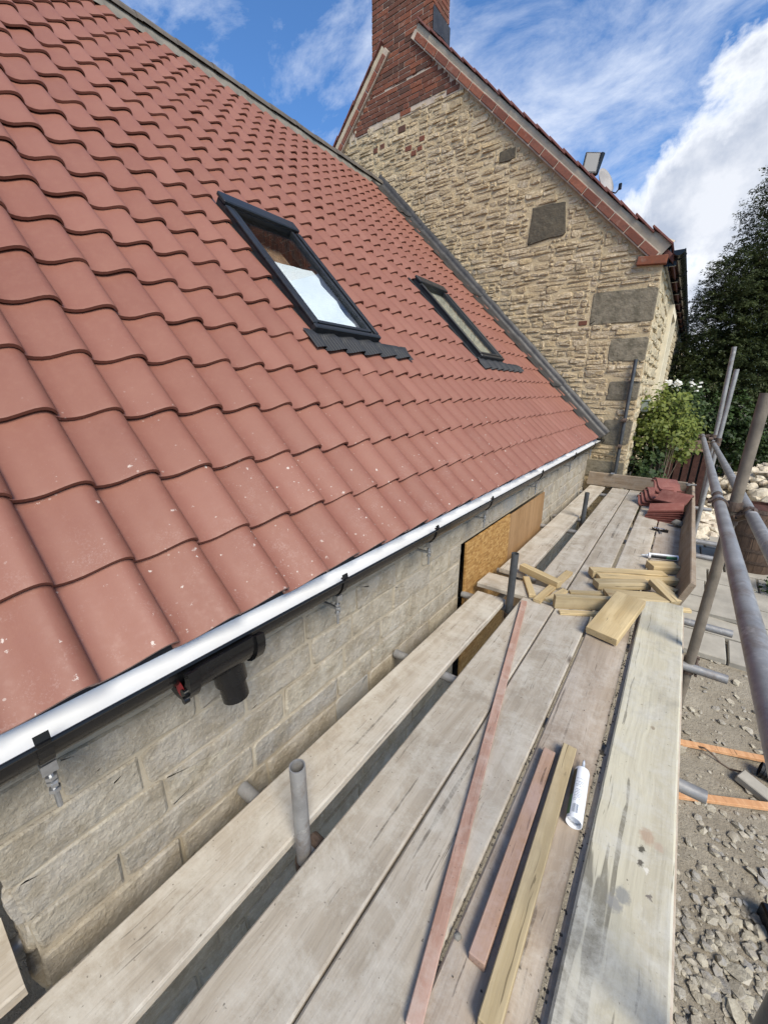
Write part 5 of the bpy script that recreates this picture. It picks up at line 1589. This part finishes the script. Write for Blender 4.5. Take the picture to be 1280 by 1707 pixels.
    for i in range(5):
        mb = MB(); mb.cham(.022, .085, zt - .06, .003); mb.build('slat', M_BROWNPLANK, o, (.27, .08 + i * .115, (zt - .06) / 2))
    mb = MB(); mb.box(-.27, .24, .014, .03, 0, zt - .1); mb.build('backing', M_DARKROOM, o)
    for x in (-.14, -.02, .10): 
        mb = MB(); mb.cham(.032, .012, .035, .003); mb.build('clip', M_WHITEPLASTIC, o, (x - .0, -.004, zt - .085))
    mb = MB(); mb.cham(.62, .06, .035, .004); mb.build('top_rail', M_BROWNBATTEN, o, (-.02, -.02, zt - .02))
    mb = MB(); mb.cham(.60, .60, .09, .006); mb.build('lid', M_BARREL, o, (-.02, .27, zt + .047))
yard()

# ------------------------------------------------------------------ vegetation
def leaf_mesh(name, C, Nrm, U, L, W, mat, bend=.25):
    """many small pointed leaves: centres C, normals Nrm, long axes U, lengths L, widths W (numpy)"""
    n = len(C)
    U = U - Nrm * np.sum(U * Nrm, 1, keepdims=True); U /= np.linalg.norm(U, axis=1, keepdims=True) + 1e-9
    S = np.cross(Nrm, U)
    L = L[:, None]; W = W[:, None]
    P = np.empty((n, 5, 3))
    P[:, 0] = C - U * L * .5
    P[:, 1] = C + S * W * .5 + Nrm * L * bend * .12 - U * L * .05
    P[:, 2] = C + U * L * .5 - Nrm * L * bend * .5
    P[:, 3] = C - S * W * .5 + Nrm * L * bend * .12 - U * L * .05
    P[:, 4] = C
    me = bpy.data.meshes.new(name)
    V = P[:, :4].reshape(-1, 3)
    me.vertices.add(n * 4); me.vertices.foreach_set('co', V.ravel())
    me.loops.add(n * 4); me.loops.foreach_set('vertex_index', np.arange(n * 4, dtype=np.int32))
    me.polygons.add(n); me.polygons.foreach_set('loop_start', np.arange(0, n * 4, 4, dtype=np.int32))
    me.polygons.foreach_set('loop_total', np.full(n, 4, dtype=np.int32))
    me.materials.append(mat); me.update(); me.validate()
    return me
def unit(a): return a / (np.linalg.norm(a, axis=-1, keepdims=True) + 1e-9)

def conifer(root, label, h, lobes, nspray, seed, mat=M_YEW, spray=.42, per=46, leaf=.075, trunk_r=.22, cat='tree', group=None, name='yew_tree', zbase=None):
    """tree or hedge: sprays of foliage hung on the shells of several overlapping lobes (dx,dy,z,rx,ry,rz)"""
    rg = np.random.default_rng(seed)
    o = empty(name, root, label, cat, group)
    tw = MB(); rn = random.Random(seed)
    if trunk_r:
        pts = [(0, 0, -.1), (.05, .03, h * .3), (-.04, .05, h * .6), (.02, 0, h * .93)]
        for i in range(3): tw.tube(pts[i], pts[i + 1], trunk_r * (1 - .3 * i), 10, trunk_r * (1 - .3 * (i + 1)), cap=False)
        for l in lobes:
            z0 = max(.3, min(h * .85, l[2] - l[5] * .4)); q = Vector((l[0] * .75, l[1] * .75, l[2])); p = Vector((0, 0, z0)); tw.tube(p, q, trunk_r * .28, 7, .02, cap=False)
        tw.build('trunk', M_BARK, o, smooth=True)
    vol = np.array([l[3] * l[4] + l[3] * l[5] + l[4] * l[5] for l in lobes]); pick = rg.choice(len(lobes), nspray, p=vol / vol.sum())
    Lb = np.array(lobes)[pick]
    d = unit(rg.normal(size=(nspray, 3)))
    rad = 1 - np.abs(rg.normal(0, .16, (nspray, 1)))
    C0 = Lb[:, :3] + d * Lb[:, 3:6] * np.clip(rad, .35, 1.12)
    keep = C0[:, 2] > .05; C0 = C0[keep]; d = d[keep]; m = len(C0)
    out = unit(d * np.array([1, 1, .35]) + rg.normal(0, .25, (m, 3)))
    axis = unit(out + np.array([0, 0, -.22]) + rg.normal(0, .18, (m, 3)))
    ln = spray * rg.uniform(.55, 1.35, (m, 1))
    t = rg.uniform(0, 1, (m, per, 1))
    side = unit(np.cross(axis, np.array([0, 0, 1.0]) + rg.normal(0, .2, (m, 3))))
    up = np.cross(side, axis)
    w = (1 - t) * .34 + .04
    sgn = rg.uniform(-1, 1, (m, per, 1))
    C = C0[:, None] + axis[:, None] * (t - .35) * ln[:, None] + side[:, None] * sgn * w * ln[:, None] + up[:, None] * rg.normal(0, .05, (m, per, 1)) * ln[:, None] - np.array([0, 0, 1.0]) * (sgn ** 2) * .05 * ln[:, None]
    U = unit(axis[:, None] * .8 + side[:, None] * np.sign(sgn) * .8 + rg.normal(0, .25, (m, per, 3)))
    Nn = unit(up[:, None] + rg.normal(0, .45, (m, per, 3)))
    C = C.reshape(-1, 3); U = U.reshape(-1, 3); Nn = Nn.reshape(-1, 3); n = len(C)
    me = leaf_mesh('crown', C, Nn, U, leaf * rg.uniform(.6, 1.4, n), leaf * .38 * rg.uniform(.7, 1.3, n), mat)
    obj('crown', me, o)
    # leading shoots and bare twigs at the outline
    sh = MB()
    for i in range(0, m, max(1, m // 120)):
        a = Vector(C0[i] - axis[i] * ln[i] * .5); b = Vector(C0[i] + axis[i] * ln[i] * .62); sh.tube(a, b, .009, 4, .003, cap=False)
    sh.build('shoots', M_BARK, o)['kind'] = 'stuff'
    return o

def bush(root, label, name, pts, n, leaf, mat, seed, cat='shrub', inner=None, stems=True):
    rg = np.random.default_rng(seed); rn = random.Random(seed)
    o = empty(name, root, label, cat)
    P = np.array(pts); vol = P[:, 3] * P[:, 4] * P[:, 5]; pick = rg.choice(len(P), n, p=vol / vol.sum()); Lb = P[pick]
    nc = max(40, n // 26)
    # clumped: leaves gather round twig ends
    cpick = rg.choice(len(P), nc, p=vol / vol.sum()); d = unit(rg.normal(size=(nc, 3)))
    cc = P[cpick, :3] + d * P[cpick, 3:6] * (rg.uniform(0, 1, (nc, 1)) ** .28)
    idx = rg.integers(0, nc, n)
    C = cc[idx] + rg.normal(0, 1, (n, 3)) * np.array([.075, .075, .06])
    Nn = unit(d[idx] * .6 + np.array([.25, -.2, .75]) + rg.normal(0, .45, (n, 3)))
    U = unit(rg.normal(size=(n, 3)) + np.array([0, 0, -.5]))
    obj('foliage', leaf_mesh('foliage', C, Nn, U, leaf * rg.uniform(.6, 1.35, n), leaf * .85 * rg.uniform(.6, 1.3, n), mat, .4), o)
    if stems:
        mb = MB()
        for i in range(22):
            c = cc[rn.randrange(nc)]; b = Vector((c[0] * .35 + rn.uniform(-.1, .1), c[1] * .5, rn.uniform(.0, .5))); e = Vector(c); m = b.lerp(e, .5) + Vector((rn.uniform(-.12, .12), rn.uniform(-.12, .12), rn.uniform(0, .15)))
            mb.tube(b, m, .011, 5, .008, cap=False); mb.tube(m, e, .008, 5, .003, cap=False)
        mb.build('stems', M_TWIG, o)
    return o

def vegetation():
    # big yews beyond the yard
    conifer((1.55, 15.2, -.9), 'tall dark conifer rising out of frame at the right edge', 10.0, [(.3, 0, 2.2, 2.0, 2.0, 1.9), (.1, .1, 4.2, 1.65, 1.7, 1.6), (-.15, 0, 6.0, 1.15, 1.2, 1.3), (-.72, -.1, 6.75, .50, .5, .85), (.35, .1, 7.8, .95, .9, 1.3), (.3, .1, 9.2, .5, .5, .9), (-.9, -.6, 4.9, .9, .8, .9)], 3200, 3, spray=.50, per=54, leaf=.06)
    conifer((.75, 14.6, -.95), 'broad dark yew crown between the old house and the tall conifer', 6.0, [(0, 0, 2.4, 1.30, 1.4, 1.7), (-.15, .1, 4.0, 1.05, 1.1, 1.3), (-.25, 0, 5.15, .62, .65, .75), (.75, -.2, 3.6, 1.1, 1.0, 1.5), (.95, -.2, 5.0, .7, .7, .8), (-.75, -.2, 3.0, .6, .6, 1.0)], 2500, 4, spray=.45, per=54, leaf=.058)
    conifer((-.45, 16.5, -.9), 'slender feathery shrub whose tips show against the pale sky by the gutter', 5.6, [(.15, 0, 4.0, .45, .4, 1.2), (.0, 0, 2.6, .7, .6, 1.4)], 260, 14, mat=M_HEDGE, spray=.40, per=24, trunk_r=.06, name='shrub_tree', cat='shrub')
    # clipped hedge behind the rubble heap
    conifer((2.4, 14.0, -.9), 'dark hedge behind the rubble heap', 2.0, [(-1.1, 0, .9, .85, .6, 1.0), (0, 0, 1.0, 1.0, .6, 1.1), (1.2, 0, 1.0, 1.0, .6, 1.1), (2.4, 0, 1.0, 1.0, .6, 1.1)], 1300, 5, mat=M_HEDGE, spray=.26, per=40, leaf=.06, trunk_r=.05, name='hedge', cat='hedge')
    bush((.35, 12.9, -.9), 'bright green shrub with glossy leaves in front of the hedge', 'laurel_shrub', [(0, 0, 1.3, .55, .5, .75), (.45, .1, 1.65, .6, .5, .7), (-.35, .1, 1.6, .4, .4, .8), (.9, 0, 1.0, .55, .5, .7)], 5200, .085, M_HEDGE, 6)
    o = bush((-.25, 12.2, -.9), 'dark shrub carrying a spray of white flowers beside the old house', 'flowering_shrub', [(0, 0, 1.5, .5, .5, 1.0), (.2, .1, 2.1, .45, .45, .65)], 3800, .075, M_VINEDARK, 7)
    rg = np.random.default_rng(8); n = 64
    k = rg.integers(0, 9, n); ctr = np.stack([rg.uniform(-.28, .42, 9), rg.uniform(-.52, -.42, 9), rg.uniform(2.33, 2.62, 9)], 1)
    C = ctr[k] + rg.normal(0, .035, (n, 3))
    obj('flowers', leaf_mesh('flowers', C, unit(rg.normal(0, .4, (n, 3)) + np.array([.1, -.8, .6])), rg.normal(size=(n, 3)), np.full(n, .06), np.full(n, .055), M_FLOWER), o)
    # climber on the old house
    bush((-.30, 7.75, -.99), 'sunlit yellow-green climber billowing from the corner of the old house', 'climbing_vine',
         [(.02, .0, 2.05, .30, .42, .34), (.22, .05, 1.80, .30, .42, .36), (-.12, .0, 1.75, .22, .42, .40), (.10, .0, 2.28, .20, .3, .16), (.34, .1, 1.55, .16, .3, .22)], 4200, .062, M_VINE, 9)
    bush((-.34, 7.55, -.99), 'darker ivy trailing down below the climber to the deck', 'ivy',
         [(.0, .0, 1.15, .20, .40, .45), (.14, .0, .75, .24, .40, .40), (-.04, .1, 1.5, .16, .35, .25)], 1700, .075, M_VINEDARK, 10)
    p = at(1279, 1000, 2, -1.1)
    bush((p.x + .18, p.y, gz(p.x, p.y) - .02), 'small dark weed growing at the right edge of the path', 'weed', [(0, 0, .18, .2, .2, .18)], 420, .045, M_HEDGE, 11, cat='plant')
    # low far trees closing the horizon
    rg = np.random.default_rng(12)
    m = MB()
    o = None
    C = []; 
    for i in range(26):
        a = R(-35) + i * R(3.3); 
        C.append((math.sin(a) * 70, math.cos(a) * 70))
    V = rg.normal(size=(26, 900, 3)) * np.array([3.2, 2.0, 1.9]); V = V + np.array([[x, y, 2.4] for x, y in C])[:, None]
    V = V.reshape(-1, 3); V = V[V[:, 2] > -.8]; n = len(V)
    o = obj('distant_trees', leaf_mesh('distant_trees', V, unit(rg.normal(size=(n, 3)) + np.array([0, -.4, .6])), rg.normal(size=(n, 3)), np.full(n, .55), np.full(n, .45), M_HEDGE)); tag(o, 'far belt of trees beyond the garden', 'trees', kind='stuff')
vegetation()
